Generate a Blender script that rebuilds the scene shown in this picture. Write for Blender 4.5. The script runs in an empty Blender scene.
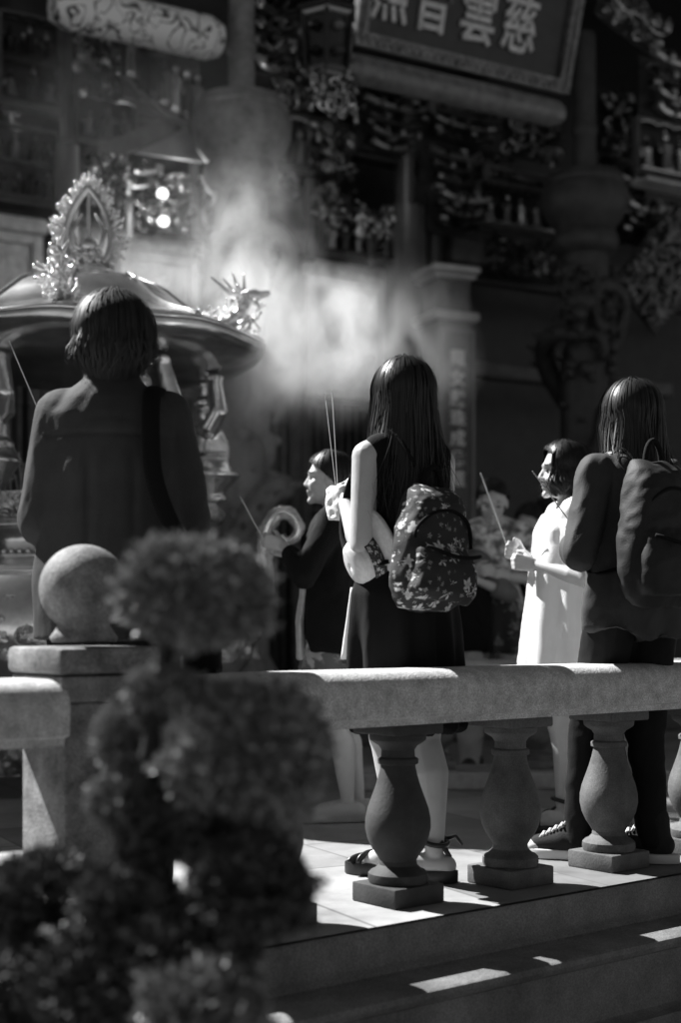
import bpy, bmesh, math, random
from mathutils import Vector, Matrix, noise, Quaternion
import numpy as np
random.seed(7)
R = math.radians
PI = math.pi
scene = bpy.context.scene
COL = scene.collection
V = Vector
F, HC, HY = 1422.0, 0.78, 625.0          # focal length in pixels, eye height above the plaza, horizon row


def P(px, py, Y):
    """world point at depth Y that a photo pixel shows"""
    return V(((px - 340.5) / F * Y, Y, HC + (HY - py) / F * Y))


# ---------------------------------------------------------------- materials
MATS = {}


def mat(name, base=0.4, rough=0.6, metal=0.0, var=0.0, vscale=6.0, bump=0.0, bscale=40.0, spec=0.5, detail=4.0, bdist=0.0035, contrast=None):
    if name in MATS:
        return MATS[name]
    m = bpy.data.materials.new(name)
    m.use_nodes = True
    nt = m.node_tree
    b = nt.nodes['Principled BSDF']
    b.inputs['Base Color'].default_value = (base, base, base, 1)
    b.inputs['Roughness'].default_value = rough
    b.inputs['Metallic'].default_value = metal
    b.inputs['Specular IOR Level'].default_value = spec
    tc = nt.nodes.new('ShaderNodeTexCoord')
    if var > 0:
        n = nt.nodes.new('ShaderNodeTexNoise')
        n.inputs['Scale'].default_value = vscale
        n.inputs['Detail'].default_value = 8
        n.inputs['Roughness'].default_value = 0.65
        nt.links.new(tc.outputs['Object'], n.inputs['Vector'])
        r = nt.nodes.new('ShaderNodeMapRange')
        lo, hi = contrast or (0.3, 0.7)
        r.inputs['From Min'].default_value = lo
        r.inputs['From Max'].default_value = hi
        r.inputs['To Min'].default_value = base * (1 - var)
        r.inputs['To Max'].default_value = min(0.95, base * (1 + var))
        nt.links.new(n.outputs['Fac'], r.inputs['Value'])
        nt.links.new(r.outputs['Result'], b.inputs['Base Color'])
    if bump > 0:
        n2 = nt.nodes.new('ShaderNodeTexNoise')
        n2.inputs['Scale'].default_value = bscale
        n2.inputs['Detail'].default_value = detail
        nt.links.new(tc.outputs['Object'], n2.inputs['Vector'])
        bp = nt.nodes.new('ShaderNodeBump')
        bp.inputs['Strength'].default_value = bump
        bp.inputs['Distance'].default_value = bdist
        nt.links.new(n2.outputs['Fac'], bp.inputs['Height'])
        nt.links.new(bp.outputs['Normal'], b.inputs['Normal'])
    MATS[name] = m
    return m


def floral(name, dark, light, scale, size, rough=0.8, axes=(1, 2), petals=5):
    """dark cloth scattered with pale five-petalled flowers"""
    if name in MATS:
        return MATS[name]
    m = mat(name, dark, rough, bump=0.25, bscale=160)
    nt = m.node_tree
    L = nt.links.new
    b = nt.nodes['Principled BSDF']
    tc = nt.nodes.new('ShaderNodeTexCoord')

    def layer(sc, sz, off):
        mp = nt.nodes.new('ShaderNodeMapping')
        mp.inputs['Location'].default_value = off
        mp.inputs['Scale'].default_value = (sc, sc, sc)
        L(tc.outputs['Object'], mp.inputs['Vector'])
        wn = nt.nodes.new('ShaderNodeTexNoise')
        wn.inputs['Scale'].default_value = 3.2
        wn.inputs['Detail'].default_value = 3
        L(mp.outputs['Vector'], wn.inputs['Vector'])
        ws = nt.nodes.new('ShaderNodeVectorMath')
        ws.operation = 'MULTIPLY_ADD'
        L(wn.outputs['Color'], ws.inputs[0])
        ws.inputs[1].default_value = (0.4, 0.4, 0.4)
        L(mp.outputs['Vector'], ws.inputs[2])
        vo = nt.nodes.new('ShaderNodeTexVoronoi')
        vo.inputs['Scale'].default_value = 1.0
        vo.inputs['Randomness'].default_value = 0.75
        L(ws.outputs[0], vo.inputs['Vector'])
        su = nt.nodes.new('ShaderNodeVectorMath')
        su.operation = 'SUBTRACT'
        L(ws.outputs[0], su.inputs[0])
        L(vo.outputs['Position'], su.inputs[1])
        sp = nt.nodes.new('ShaderNodeSeparateXYZ')
        L(su.outputs[0], sp.inputs[0])
        at = nt.nodes.new('ShaderNodeMath')
        at.operation = 'ARCTAN2'
        L(sp.outputs[axes[0]], at.inputs[0])
        L(sp.outputs[axes[1]], at.inputs[1])
        mu = nt.nodes.new('ShaderNodeMath')
        mu.operation = 'MULTIPLY_ADD'
        L(at.outputs[0], mu.inputs[0])
        mu.inputs[1].default_value = petals
        L(vo.outputs['Color'], mu.inputs[2])
        co = nt.nodes.new('ShaderNodeMath')
        co.operation = 'COSINE'
        L(mu.outputs[0], co.inputs[0])
        ma = nt.nodes.new('ShaderNodeMath')
        ma.operation = 'MULTIPLY_ADD'
        L(co.outputs[0], ma.inputs[0])
        ma.inputs[1].default_value = sz * 0.20
        ma.inputs[2].default_value = sz * 0.72
        d = nt.nodes.new('ShaderNodeMath')
        d.operation = 'SUBTRACT'
        L(ma.outputs[0], d.inputs[0])
        L(vo.outputs['Distance'], d.inputs[1])
        rr = nt.nodes.new('ShaderNodeMapRange')
        rr.inputs['From Min'].default_value = 0.0
        rr.inputs['From Max'].default_value = 0.12
        L(d.outputs[0], rr.inputs['Value'])
        # soft shading inside each flower
        sh = nt.nodes.new('ShaderNodeMapRange')
        sh.inputs['From Min'].default_value = 0.0
        sh.inputs['From Max'].default_value = sz
        sh.inputs['To Min'].default_value = 0.35
        sh.inputs['To Max'].default_value = 1.0
        L(vo.outputs['Distance'], sh.inputs['Value'])
        mm = nt.nodes.new('ShaderNodeMath')
        mm.operation = 'MULTIPLY'
        L(rr.outputs[0], mm.inputs[0])
        L(sh.outputs[0], mm.inputs[1])
        return mm.outputs[0]

    a = layer(scale, size, (0, 0, 0))
    c = layer(scale * 1.9, size * 0.75, (3.3, 1.7, 5.1))
    c2 = nt.nodes.new('ShaderNodeMath')
    c2.operation = 'MULTIPLY'
    L(c, c2.inputs[0])
    c2.inputs[1].default_value = 0.45
    mx = nt.nodes.new('ShaderNodeMath')
    mx.operation = 'MAXIMUM'
    L(a, mx.inputs[0])
    L(c2.outputs[0], mx.inputs[1])
    fr = nt.nodes.new('ShaderNodeMapRange')
    fr.inputs['To Min'].default_value = dark
    fr.inputs['To Max'].default_value = light
    L(mx.outputs[0], fr.inputs['Value'])
    L(fr.outputs[0], b.inputs['Base Color'])
    return m


# ---------------------------------------------------------------- objects
def tag(o, label=None, cat=None, group=None, kind=None):
    if label:
        o['label'] = label
    if cat:
        o['category'] = cat
    if group:
        o['group'] = group
    if kind:
        o['kind'] = kind
    return o


def thing(name, label, cat, loc=(0, 0, 0), rz=0.0, group=None):
    o = bpy.data.objects.new(name, None)
    o.empty_display_size = 0.1
    COL.objects.link(o)
    o.location = loc
    o.rotation_euler = (0, 0, rz)
    return tag(o, label, cat, group)


def link(name, me, m=None, parent=None, smooth=True):
    o = bpy.data.objects.new(name, me)
    me.name = name
    COL.objects.link(o)
    if m is not None:
        me.materials.clear()
        me.materials.append(m)
    if smooth and len(me.polygons):
        me.polygons.foreach_set('use_smooth', [True] * len(me.polygons))
    o.parent = parent
    return o


def dup(root, loc=None, rz=None, label=None, group=None, scale=None):
    r = root.copy()
    COL.objects.link(r)
    if loc is not None:
        r.location = loc
    if rz is not None:
        r.rotation_euler = (0, 0, rz)
    if scale is not None:
        r.scale = scale if hasattr(scale, '__len__') else (scale,) * 3
    if label:
        r['label'] = label
    if group:
        r['group'] = group
    for ch in list(root.children):
        c = ch.copy()
        COL.objects.link(c)
        c.parent = r
        for g in list(ch.children):
            d = g.copy()
            COL.objects.link(d)
            d.parent = c
    return r


class MB:
    """collects shapes that become one mesh"""

    def __init__(self):
        self.v, self.f = [], []

    def add(self, vs, fs, M=None):
        n = len(self.v)
        for p in vs:
            self.v.append(tuple(M @ V(p)) if M is not None else tuple(p))
        for f in fs:
            self.f.append(tuple(i + n for i in f))
        return self

    def rings(self, rings, closed=True, cap0=True, cap1=True, M=None):
        n = len(rings[0])
        vs = [p for r in rings for p in r]
        fs = []
        for i in range(len(rings) - 1):
            for j in range(n if closed else n - 1):
                k = (j + 1) % n
                fs.append((i * n + j, i * n + k, (i + 1) * n + k, (i + 1) * n + j))
        if closed and cap0:
            fs.append(tuple(range(n - 1, -1, -1)))
        if closed and cap1:
            o = (len(rings) - 1) * n
            fs.append(tuple(o + j for j in range(n)))
        return self.add(vs, fs, M)

    def box(self, c, s, M=None, rz=0.0):
        x, y, z = s[0] / 2, s[1] / 2, s[2] / 2
        vs = [(-x, -y, -z), (x, -y, -z), (x, y, -z), (-x, y, -z), (-x, -y, z), (x, -y, z), (x, y, z), (-x, y, z)]
        fs = [(0, 3, 2, 1), (4, 5, 6, 7), (0, 1, 5, 4), (1, 2, 6, 5), (2, 3, 7, 6), (3, 0, 4, 7)]
        T = Matrix.Translation(c) @ Matrix.Rotation(rz, 4, 'Z')
        return self.add(vs, fs, (M @ T) if M is not None else T)

    def lathe(self, prof, n=32, M=None, fn=None, cap0=True, cap1=True):
        rings = []
        for (r, z) in prof:
            ring = []
            for j in range(n):
                a = 2 * PI * j / n
                rr, zz = (r, z) if fn is None else fn(r, z, a)
                ring.append((rr * math.cos(a), rr * math.sin(a), zz))
            rings.append(ring)
        return self.rings(rings, True, cap0, cap1, M)

    def tube(self, pts, rad, n=8, flat=1.0, M=None, up=None):
        """tube along points, rad a number or list; flat squeezes along the side direction"""
        pts = [V(p) for p in pts]
        if not hasattr(rad, '__len__'):
            rad = [rad] * len(pts)
        rings = []
        prev = None
        for i, p in enumerate(pts):
            t = (pts[min(i + 1, len(pts) - 1)] - pts[max(i - 1, 0)])
            t = t.normalized() if t.length > 1e-9 else V((0, 0, 1))
            if prev is None:
                u = V(up) if up is not None else (V((0, 0, 1)) if abs(t.z) < 0.9 else V((1, 0, 0)))
                a = (u - t * u.dot(t)).normalized()
            else:
                a = prev - t * prev.dot(t)
                a = a.normalized() if a.length > 1e-6 else t.orthogonal().normalized()
            prev = a
            b = t.cross(a)
            rings.append([p + (a * math.cos(2 * PI * j / n) + b * (flat * math.sin(2 * PI * j / n))) * rad[i] for j in range(n)])
        return self.rings(rings, True, True, True, M)

    def ball(self, c, r, n=10, M=None, rot=None):
        if not hasattr(r, '__len__'):
            r = (r, r, r)
        rings = []
        m = max(5, n * 2 // 3)
        for i in range(m + 1):
            th = PI * (0.02 + 0.96 * i / m)
            ring = []
            for j in range(n):
                a = 2 * PI * j / n
                p = V((r[0] * math.sin(th) * math.cos(a), r[1] * math.sin(th) * math.sin(a), -r[2] * math.cos(th)))
                if rot is not None:
                    p = rot @ p
                ring.append(p + V(c))
            rings.append(ring)
        return self.rings(rings, True, True, True, M)

    def cap(self, p0, p1, r0, r1=None, n=12, flat=False):
        """tapered capsule (or flat-ended cone)"""
        r1 = r0 if r1 is None else r1
        p0, p1 = V(p0), V(p1)
        t = (p1 - p0)
        L = t.length
        t = t.normalized() if L > 1e-9 else V((0, 0, 1))
        a = t.orthogonal().normalized()
        b = t.cross(a)
        st = []
        if flat:
            st = [(p0, r0), (p1, r1)]
        else:
            for k in range(4):
                q = PI / 2 * (0.06 + 0.94 * k / 4)
                st.append((p0 - t * r0 * math.cos(q), r0 * math.sin(q)))
            st += [(p0, r0), (p1, r1)]
            for k in range(3, -1, -1):
                q = PI / 2 * (0.06 + 0.94 * k / 4)
                st.append((p1 + t * r1 * math.cos(q), r1 * math.sin(q)))
        rings = [[c + (a * math.cos(2 * PI * j / n) + b * math.sin(2 * PI * j / n)) * r for j in range(n)] for c, r in st]
        return self.rings(rings)

    def loft(self, sec, n=28, sup=2.3):
        """horizontal superellipse sections (x, y, z, half-depth, half-width)"""
        rings = []
        for (x, y, z, a, b) in sec:
            ring = []
            for j in range(n):
                t = 2 * PI * j / n
                c, s = math.cos(t), math.sin(t)
                ring.append((x + a * math.copysign(abs(c) ** (2 / sup), c), y + b * math.copysign(abs(s) ** (2 / sup), s), z))
            rings.append(ring)
        return self.rings(rings)

    def mesh(self):
        me = bpy.data.meshes.new('mesh')
        me.from_pydata(self.v, [], self.f)
        me.validate(clean_customdata=False)
        me.update()
        return me

    def build(self, name, m, parent=None, smooth=False, bevel=0.0, fixn=False):
        me = self.mesh()
        if bevel > 0 or fixn:
            bm = bmesh.new()
            bm.from_mesh(me)
            bmesh.ops.recalc_face_normals(bm, faces=bm.faces)
            if bevel > 0:
                es = [e for e in bm.edges if len(e.link_faces) == 2 and e.calc_face_angle(0) > 0.5]
                bmesh.ops.bevel(bm, geom=es, offset=bevel, segments=2, profile=0.5, affect='EDGES', clamp_overlap=True)
            bm.to_mesh(me)
            bm.free()
        o = link(name, me, m, parent, smooth)
        if smooth == 'auto':
            auto_smooth(me)
        return o


def auto_smooth(me, ang=40):
    bm = bmesh.new()
    bm.from_mesh(me)
    for e in bm.edges:
        if len(e.link_faces) == 2 and e.calc_face_angle(0) > R(ang):
            e.smooth = False
    bm.to_mesh(me)
    bm.free()


def evaluated(o):
    bpy.context.view_layer.update()
    dg = bpy.context.evaluated_depsgraph_get()
    return bpy.data.meshes.new_from_object(o.evaluated_get(dg))


def remesh(mb, voxel, smooth=2, fac=0.5):
    """fuse overlapping closed shapes into one continuous surface"""
    me = mb.mesh()
    o = bpy.data.objects.new('work', me)
    COL.objects.link(o)
    md = o.modifiers.new('r', 'REMESH')
    md.mode = 'VOXEL'
    md.voxel_size = voxel
    if smooth:
        s = o.modifiers.new('s', 'SMOOTH')
        s.iterations = smooth
        s.factor = fac
    out = evaluated(o)
    bpy.data.objects.remove(o)
    bpy.data.meshes.remove(me)
    return out


def displace(me, fn):
    n = len(me.vertices)
    co = np.empty(n * 3)
    no = np.empty(n * 3)
    me.vertices.foreach_get('co', co)
    me.vertices.foreach_get('normal', no)
    co = co.reshape(-1, 3)
    no = no.reshape(-1, 3)
    out = fn(co, no)
    me.vertices.foreach_set('co', out.reshape(-1))
    me.update()
    return me


def nz(co, scale, seed=0.0, stretch=(1, 1, 1)):
    """noise -1..1 for every vertex"""
    s = np.array(stretch) * scale
    q = co * s + seed
    return np.array([noise.noise(V(p)) for p in q])


def smooth01(x):
    x = np.clip(x, 0, 1)
    return x * x * (3 - 2 * x)


def text_mesh(s, size, extrude=0.006, bold=0.0, spacing=1.0):
    cu = bpy.data.curves.new('t', 'FONT')
    cu.body = s
    cu.size = size
    cu.extrude = extrude
    cu.offset = bold
    cu.resolution_u = 3
    cu.align_x = 'CENTER'
    cu.align_y = 'CENTER'
    o = bpy.data.objects.new('work', cu)
    COL.objects.link(o)
    me = evaluated(o)
    bpy.data.objects.remove(o)
    bpy.data.curves.remove(cu)
    return me
# ================================================================ camera, light
cam = bpy.data.objects.new('camera', bpy.data.cameras.new('camera'))
COL.objects.link(cam)
cam.location = (0, 0, HC)
cam.rotation_euler = (PI / 2, 0, 0)
cd = cam.data
cd.sensor_fit = 'VERTICAL'
cd.sensor_height = 36.0
cd.lens = 36.0 * F / 1024
cd.shift_y = (HY - 512) / 1024
cd.clip_end = 500
cd.clip_start = 0.05
cd.dof.use_dof = True
cd.dof.focus_distance = 4.45
cd.dof.aperture_fstop = 1.75
scene.camera = cam
scene.view_settings.view_transform = 'Standard'
scene.view_settings.look = 'None'
scene.view_settings.exposure = 0
scene.view_settings.gamma = 1
scene.cycles.use_denoising = True
scene.cycles.max_bounces = 8
scene.cycles.diffuse_bounces = 4
scene.cycles.volume_bounces = 5
scene.cycles.sample_clamp_indirect = 6

SUN_H = V((-0.81, 0.52, 0)).normalized()
SUN_EL = R(47)
to_sun = V((SUN_H.x * math.cos(SUN_EL), SUN_H.y * math.cos(SUN_EL), math.sin(SUN_EL)))
sl = bpy.data.lights.new('sun', 'SUN')
sl.energy = 12.0
sl.angle = R(0.5)
so = bpy.data.objects.new('sun', sl)
COL.objects.link(so)
so.rotation_euler = (-to_sun).to_track_quat('-Z', 'Y').to_euler()
so.location = (-8, 4, 12)

w = bpy.data.worlds.new('World')
scene.world = w
w.use_nodes = True
nt = w.node_tree
sky = nt.nodes.new('ShaderNodeTexSky')
sky.sky_type = 'NISHITA'
sky.sun_disc = False
sky.sun_elevation = SUN_EL
sky.sun_rotation = math.atan2(to_sun.x, to_sun.y)
bw = nt.nodes.new('ShaderNodeRGBToBW')      # black and white film
nt.links.new(sky.outputs[0], bw.inputs[0])
bg = nt.nodes['Background']
nt.links.new(bw.outputs[0], bg.inputs[0])
bg.inputs[1].default_value = 0.047

# ================================================================ ground, terrace, balustrade
RD = V((0.776, 0.631, 0)).normalized()      # along the balustrade
RN = V((RD.y, -RD.x, 0))                    # outwards, towards the photographer
R0 = V((0.162, 4.0, 0))                     # first whole baluster
SP = 0.452
MR = Matrix(((RD.x, RN.x, 0, R0.x), (RD.y, RN.y, 0, R0.y), (0, 0, 1, 0), (0, 0, 0, 1)))   # (along, out, up) -> world
# note: (along, out, up) is left-handed here, so faces are re-oriented after building


def stone(name, base, **k):
    return mat(name, base, k.get('rough', 0.75), var=k.get('var', 0.3), vscale=k.get('vs', 9), bump=k.get('bump', 0.35), bscale=k.get('bs', 90), bdist=0.006, detail=6)


M_rail = stone('granite_rail', 0.52, vs=22, bs=160)
# coarse speckle on the granite
def speckle(m, scale, amount):
    nt = m.node_tree
    b = nt.nodes['Principled BSDF']
    src = b.inputs['Base Color'].links[0].from_socket
    tc = [n for n in nt.nodes if n.type == 'TEX_COORD'][0]
    n = nt.nodes.new('ShaderNodeTexNoise')
    n.inputs['Scale'].default_value = scale
    n.inputs['Detail'].default_value = 2
    nt.links.new(tc.outputs['Object'], n.inputs['Vector'])
    r = nt.nodes.new('ShaderNodeMapRange')
    r.inputs['From Min'].default_value = 0.35
    r.inputs['From Max'].default_value = 0.65
    r.inputs['To Min'].default_value = 1 - amount
    r.inputs['To Max'].default_value = 1 + amount
    nt.links.new(n.outputs['Fac'], r.inputs['Value'])
    mu = nt.nodes.new('ShaderNodeMath')
    mu.operation = 'MULTIPLY'
    nt.links.new(src, mu.inputs[0])
    nt.links.new(r.outputs[0], mu.inputs[1])
    nt.links.new(mu.outputs[0], b.inputs['Base Color'])


M_post = stone('granite_post', 0.19, vs=11, var=0.7, bs=120)
M_bal = stone('granite_baluster', 0.105, vs=8, var=0.5, bs=120, bump=0.18)
M_bald = stone('shade_darkened_granite', 0.04, vs=8, var=0.5, bs=120, bump=0.18)  # granite darkened in colour to stand in for shade on one baluster
speckle(M_bal, 260, 0.2)
speckle(M_post, 240, 0.3)
speckle(M_rail, 260, 0.3)
M_base = stone('terrace_stone', 0.16, vs=5, var=0.45, bs=60)
speckle(M_base, 200, 0.25)

# paved floor: light granite slabs with joints
M_floor = mat('paving_slabs', 0.5, 0.55, var=0.0, bump=0.0)
nt = M_floor.node_tree
b_ = nt.nodes['Principled BSDF']
tc = nt.nodes['Texture Coordinate'] if 'Texture Coordinate' in nt.nodes else [n for n in nt.nodes if n.type == 'TEX_COORD'][0]
mp = nt.nodes.new('ShaderNodeMapping')
mp.inputs['Rotation'].default_value = (0, 0, R(62))
nt.links.new(tc.outputs['Object'], mp.inputs['Vector'])
br = nt.nodes.new('ShaderNodeTexBrick')
br.offset = 0.5
br.inputs['Color1'].default_value = (0.34, 0.34, 0.34, 1)
br.inputs['Color2'].default_value = (0.19, 0.19, 0.19, 1)
br.inputs['Mortar'].default_value = (0.16, 0.16, 0.16, 1)
br.inputs['Scale'].default_value = 1.0
br.inputs['Mortar Size'].default_value = 0.006
br.inputs['Bias'].default_value = 0.0
br.inputs['Brick Width'].default_value = 0.9
br.inputs['Row Height'].default_value = 0.45
nt.links.new(mp.outputs[0], br.inputs['Vector'])
n1 = nt.nodes.new('ShaderNodeTexNoise')
n1.inputs['Scale'].default_value = 2.2
n1.inputs['Detail'].default_value = 9
n1.inputs['Roughness'].default_value = 0.7
nt.links.new(tc.outputs['Object'], n1.inputs['Vector'])
rm = nt.nodes.new('ShaderNodeMapRange')
rm.inputs['From Min'].default_value = 0.3
rm.inputs['From Max'].default_value = 0.7
rm.inputs['To Min'].default_value = 0.5
rm.inputs['To Max'].default_value = 1.25
nt.links.new(n1.outputs[0], rm.inputs['Value'])
mx = nt.nodes.new('ShaderNodeVectorMath')
mx.operation = 'SCALE'
nt.links.new(br.outputs['Color'], mx.inputs[0])
nt.links.new(rm.outputs[0], mx.inputs['Scale'])
nt.links.new(mx.outputs[0], b_.inputs['Base Color'])
bp = nt.nodes.new('ShaderNodeBump')
bp.inputs['Strength'].default_value = 0.4
bp.inputs['Distance'].default_value = 0.004
nt.links.new(n1.outputs[0], bp.inputs['Height'])
nt.links.new(bp.outputs[0], b_.inputs['Normal'])
nt.links.new(rm.outputs[0], b_.inputs['Roughness'])
b_.inputs['Roughness'].default_value = 0.5

M_ground = mat('courtyard_ground', 0.10, 0.9, var=0.5, vscale=2.5, bump=0.5, bscale=40)
gm = MB()
gm.add([(-250, -250, -0.75), (250, -250, -0.75), (250, 250, -0.75), (-250, 250, -0.75)], [(0, 1, 2, 3)])
tag(gm.build('ground', M_ground), kind='structure')


def rprism(prof, s0, s1):
    """profile of (out, up) points run along the balustrade"""
    mb = MB()
    mb.rings([[(s, o, z) for o, z in prof] for s in (s0, s1)], M=MR)
    return mb


# plaza floor (top of the terrace): one slab bounded by the balustrade line
fl = MB()
a = MR @ V((-14, 0.2165, 0))
b = MR @ V((40, 0.2165, 0))
c = b - RN * 40
d = a - RN * 40
fl.add([a, b, c, d], [(0, 1, 2, 3)])
fo = fl.build('plaza_floor', M_floor, fixn=False)
tag(fo, kind='structure')
# terrace edge with its moulding
prof = [(0.18, -0.006), (0.218, -0.006), (0.225, -0.016), (0.223, -0.095), (0.228, -0.104), (0.240, -0.109), (0.246, -0.118), (0.244, -0.123), (0.252, -0.126), (0.385, -0.130), (0.398, -0.136), (0.402, -0.150), (0.394, -0.164), (0.372, -0.170), (0.362, -0.180), (0.360, -0.335), (0.372, -0.345), (0.400, -0.352), (0.404, -0.362), (0.404, -0.75), (0.18, -0.75)]
te = rprism(prof, -14, 40)
tag(te.build('terrace_edge', M_base, fixn=True, smooth='auto'), kind='structure')

# ---- balustrade
bal = thing('balustrade', 'grey granite balustrade with bulbous balusters across the foreground', 'balustrade', R0)
MI = Matrix(((RD.x, RN.x, 0, 0), (RD.y, RN.y, 0, 0), (0, 0, 1, 0), (0, 0, 0, 1)))


def rail_prof(h0=0.505, h1=0.655, w=0.142):
    pts = [(-w + 0.03, h0), (w - 0.03, h0), (w - 0.026, h0 + 0.018), (w - 0.004, h0 + 0.024)]
    for k in range(0, 7):
        t = PI / 2 * k / 6
        pts.append((w - 0.075 + 0.075 * math.cos(t), h1 - 0.062 + 0.062 * math.sin(t)))
    for k in range(6, -1, -1):
        t = PI / 2 * k / 6
        pts.append((-w + 0.075 - 0.075 * math.cos(t), h1 - 0.062 + 0.062 * math.sin(t)))
    pts += [(-w + 0.004, h0 + 0.024), (-w + 0.026, h0 + 0.018)]
    return pts


NP = -2.20 * SP        # newel post position along the rail
for (s0, s1) in ((-6.0, NP - 0.112), (NP + 0.112, 9.0)):
    mb = MB()
    N = int((s1 - s0) / 0.25) + 1
    mb.rings([[(s0 + (s1 - s0) * i / N, o, z) for o, z in rail_prof()] for i in range(N + 1)], M=MI)
    mb.build('handrail', M_rail, bal, fixn=True, smooth='auto')


def baluster_mesh():
    mb = MB()
    mb.box((0, 0, 0.0275), (0.185, 0.185, 0.055))
    prof = [(0.082, 0.056), (0.085, 0.066), (0.084, 0.082), (0.076, 0.090), (0.066, 0.094), (0.054, 0.106), (0.052, 0.118),
            (0.060, 0.132), (0.074, 0.152), (0.086, 0.178), (0.0925, 0.208), (0.092, 0.236), (0.086, 0.264), (0.075, 0.295), (0.064, 0.325), (0.055, 0.355), (0.050, 0.378),
            (0.049, 0.386), (0.057, 0.389), (0.058, 0.400), (0.056, 0.404), (0.048, 0.408), (0.047, 0.428), (0.055, 0.440), (0.070, 0.449), (0.079, 0.456), (0.081, 0.468), (0.081, 0.4725)]
    mb.lathe(prof, 36)
    mb.box((0, 0, 0.489), (0.182, 0.182, 0.030))
    me = mb.mesh()
    bm = bmesh.new()
    bm.from_mesh(me)
    bmesh.ops.recalc_face_normals(bm, faces=bm.faces)
    es = [e for e in bm.edges if len(e.link_faces) == 2 and e.calc_face_angle(0) > 1.2 and max(abs(v.co.x) for v in e.verts) > 0.09]
    bmesh.ops.bevel(bm, geom=es, offset=0.005, segments=2, profile=0.5, affect='EDGES')
    bm.to_mesh(me)
    bm.free()
    me.polygons.foreach_set('use_smooth', [True] * len(me.polygons))
    auto_smooth(me, 35)
    return me


bmesh_bal = baluster_mesh()
rz_bal = math.atan2(RD.y, RD.x)
for k in (-5, -4, -1, 0, 1, 2, 3, 4, 5, 6):
    o = link('baluster', bmesh_bal, None, bal, smooth=False)
    if not bmesh_bal.materials:
        bmesh_bal.materials.append(M_bal)
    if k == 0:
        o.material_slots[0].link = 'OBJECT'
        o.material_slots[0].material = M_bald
    o.location = MI @ V((k * SP, 0, 0.0))
    o.rotation_euler = (0, 0, rz_bal)

# newel post with ball
mb = MB()
mb.box((0, 0, 0.30), (0.215, 0.215, 0.60))
mb.box((0, 0, 0.632), (0.25, 0.25, 0.06))
post = mb.build('newel_post', M_post, bal, bevel=0.007, smooth='auto')
post.location = MI @ V((NP, 0, 0))
post.rotation_euler = (0, 0, rz_bal)
mb = MB()
mb.box((0, 0, 0.0), (0.27, 0.27, 0.062))
capo = mb.build('post_cap', M_post, post, bevel=0.014, smooth='auto')
capo.location = (0, 0, 0.697)
mb = MB()
mb.lathe([(0.075, 0.0), (0.08, 0.012), (0.07, 0.025)] + [(0.105 * math.sin(t), 0.127 - 0.105 * math.cos(t)) for t in [0.62 + (PI - 0.66) * i / 22 for i in range(23)]], 40)
ball = mb.build('ball_finial', M_post, post, smooth=True)
ball.location = (0, 0, 0.738)

# ---- far balustrade across the plaza (seen between the people)
far = thing('balustrade', 'low stone balustrade in the shade behind the worshippers', 'balustrade', (1.4, 6.98, 0))
UH = V((0.866, 0.5, 0))
M_far = stone('far_stone', 0.30)
frz = math.atan2(0.10, 1.0)
far.rotation_euler = (0, 0, frz)
mb = MB()
mb.rings([[(x, 0.8 * o, z - 0.045) for o, z in rail_prof()] for x in (-0.95, 0.28)])
mb.build('handrail', M_far, far, fixn=True, smooth='auto')
mb = MB()
mb.rings([[(x, 0.8 * o, z - 0.045) for o, z in rail_prof()] for x in (0.30, 4.5)])
mb.build('handrail', M_far, far, fixn=True, smooth='auto')
mb = MB()
mb.box((1.7, -0.02, 0.0415), (6.2, 0.42, 0.083))
mb.build('kerb', M_far, far, bevel=0.012)
for k in range(-2, 9):
    o = link('baluster', bmesh_bal, None, far, smooth=False)
    o.location = (0.05 + k * 0.5, 0, 0.0835)
    o.scale = (1, 1, 0.375 / 0.504)
# ================================================================ temple hall behind (under its deep eaves)
HO = V((-0.74, 11.0, 0))
HU = V((0.866, 0.5, 0))
HN = V((0.5, -0.866, 0))
MH = Matrix(((HU.x, HN.x, 0, HO.x), (HU.y, HN.y, 0, HO.y), (0, 0, 1, 0), (0, 0, 0, 1)))
HRZ = math.atan2(HU.y, HU.x)


def H(a, b, z=0.0):
    return HO + HU * a + HN * b + V((0, 0, z))


def hit(px, py, b):
    """hall coordinates (a, z) of the point of the plane b that pixel shows"""
    t = (px - 340.5) / F
    ox, oy = HO.x + HN.x * b, HO.y + HN.y * b
    a = (t * oy - ox) / (HU.x - t * HU.y)
    Y = oy + a * HU.y
    return a, HC + (HY - py) / F * Y


M_wood = mat('dark_lacquered_wood', 0.02, 0.38, var=0.5, vscale=5, bump=0.15, bscale=30)
M_wood2 = mat('grey_painted_wood', 0.09, 0.45, var=0.5, vscale=7, bump=0.2, bscale=40)
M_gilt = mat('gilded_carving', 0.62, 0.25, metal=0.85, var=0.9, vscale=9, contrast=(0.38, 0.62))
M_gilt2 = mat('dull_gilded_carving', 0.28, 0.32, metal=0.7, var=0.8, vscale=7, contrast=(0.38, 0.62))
M_white = mat('pale_carved_stone', 0.82, 0.7, var=0.35, vscale=14)
def sparkle(m, lo, hi, power):
    """random tone per carved piece: glints and deep shade painted into the colour"""
    nt = m.node_tree
    g = nt.nodes.new('ShaderNodeNewGeometry')
    p = nt.nodes.new('ShaderNodeMath')
    p.operation = 'POWER'
    nt.links.new(g.outputs['Random Per Island'], p.inputs[0])
    p.inputs[1].default_value = power
    r = nt.nodes.new('ShaderNodeMapRange')
    r.inputs['To Min'].default_value = lo
    r.inputs['To Max'].default_value = hi
    nt.links.new(p.outputs[0], r.inputs['Value'])
    nt.links.new(r.outputs[0], nt.nodes['Principled BSDF'].inputs['Base Color'])


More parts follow.
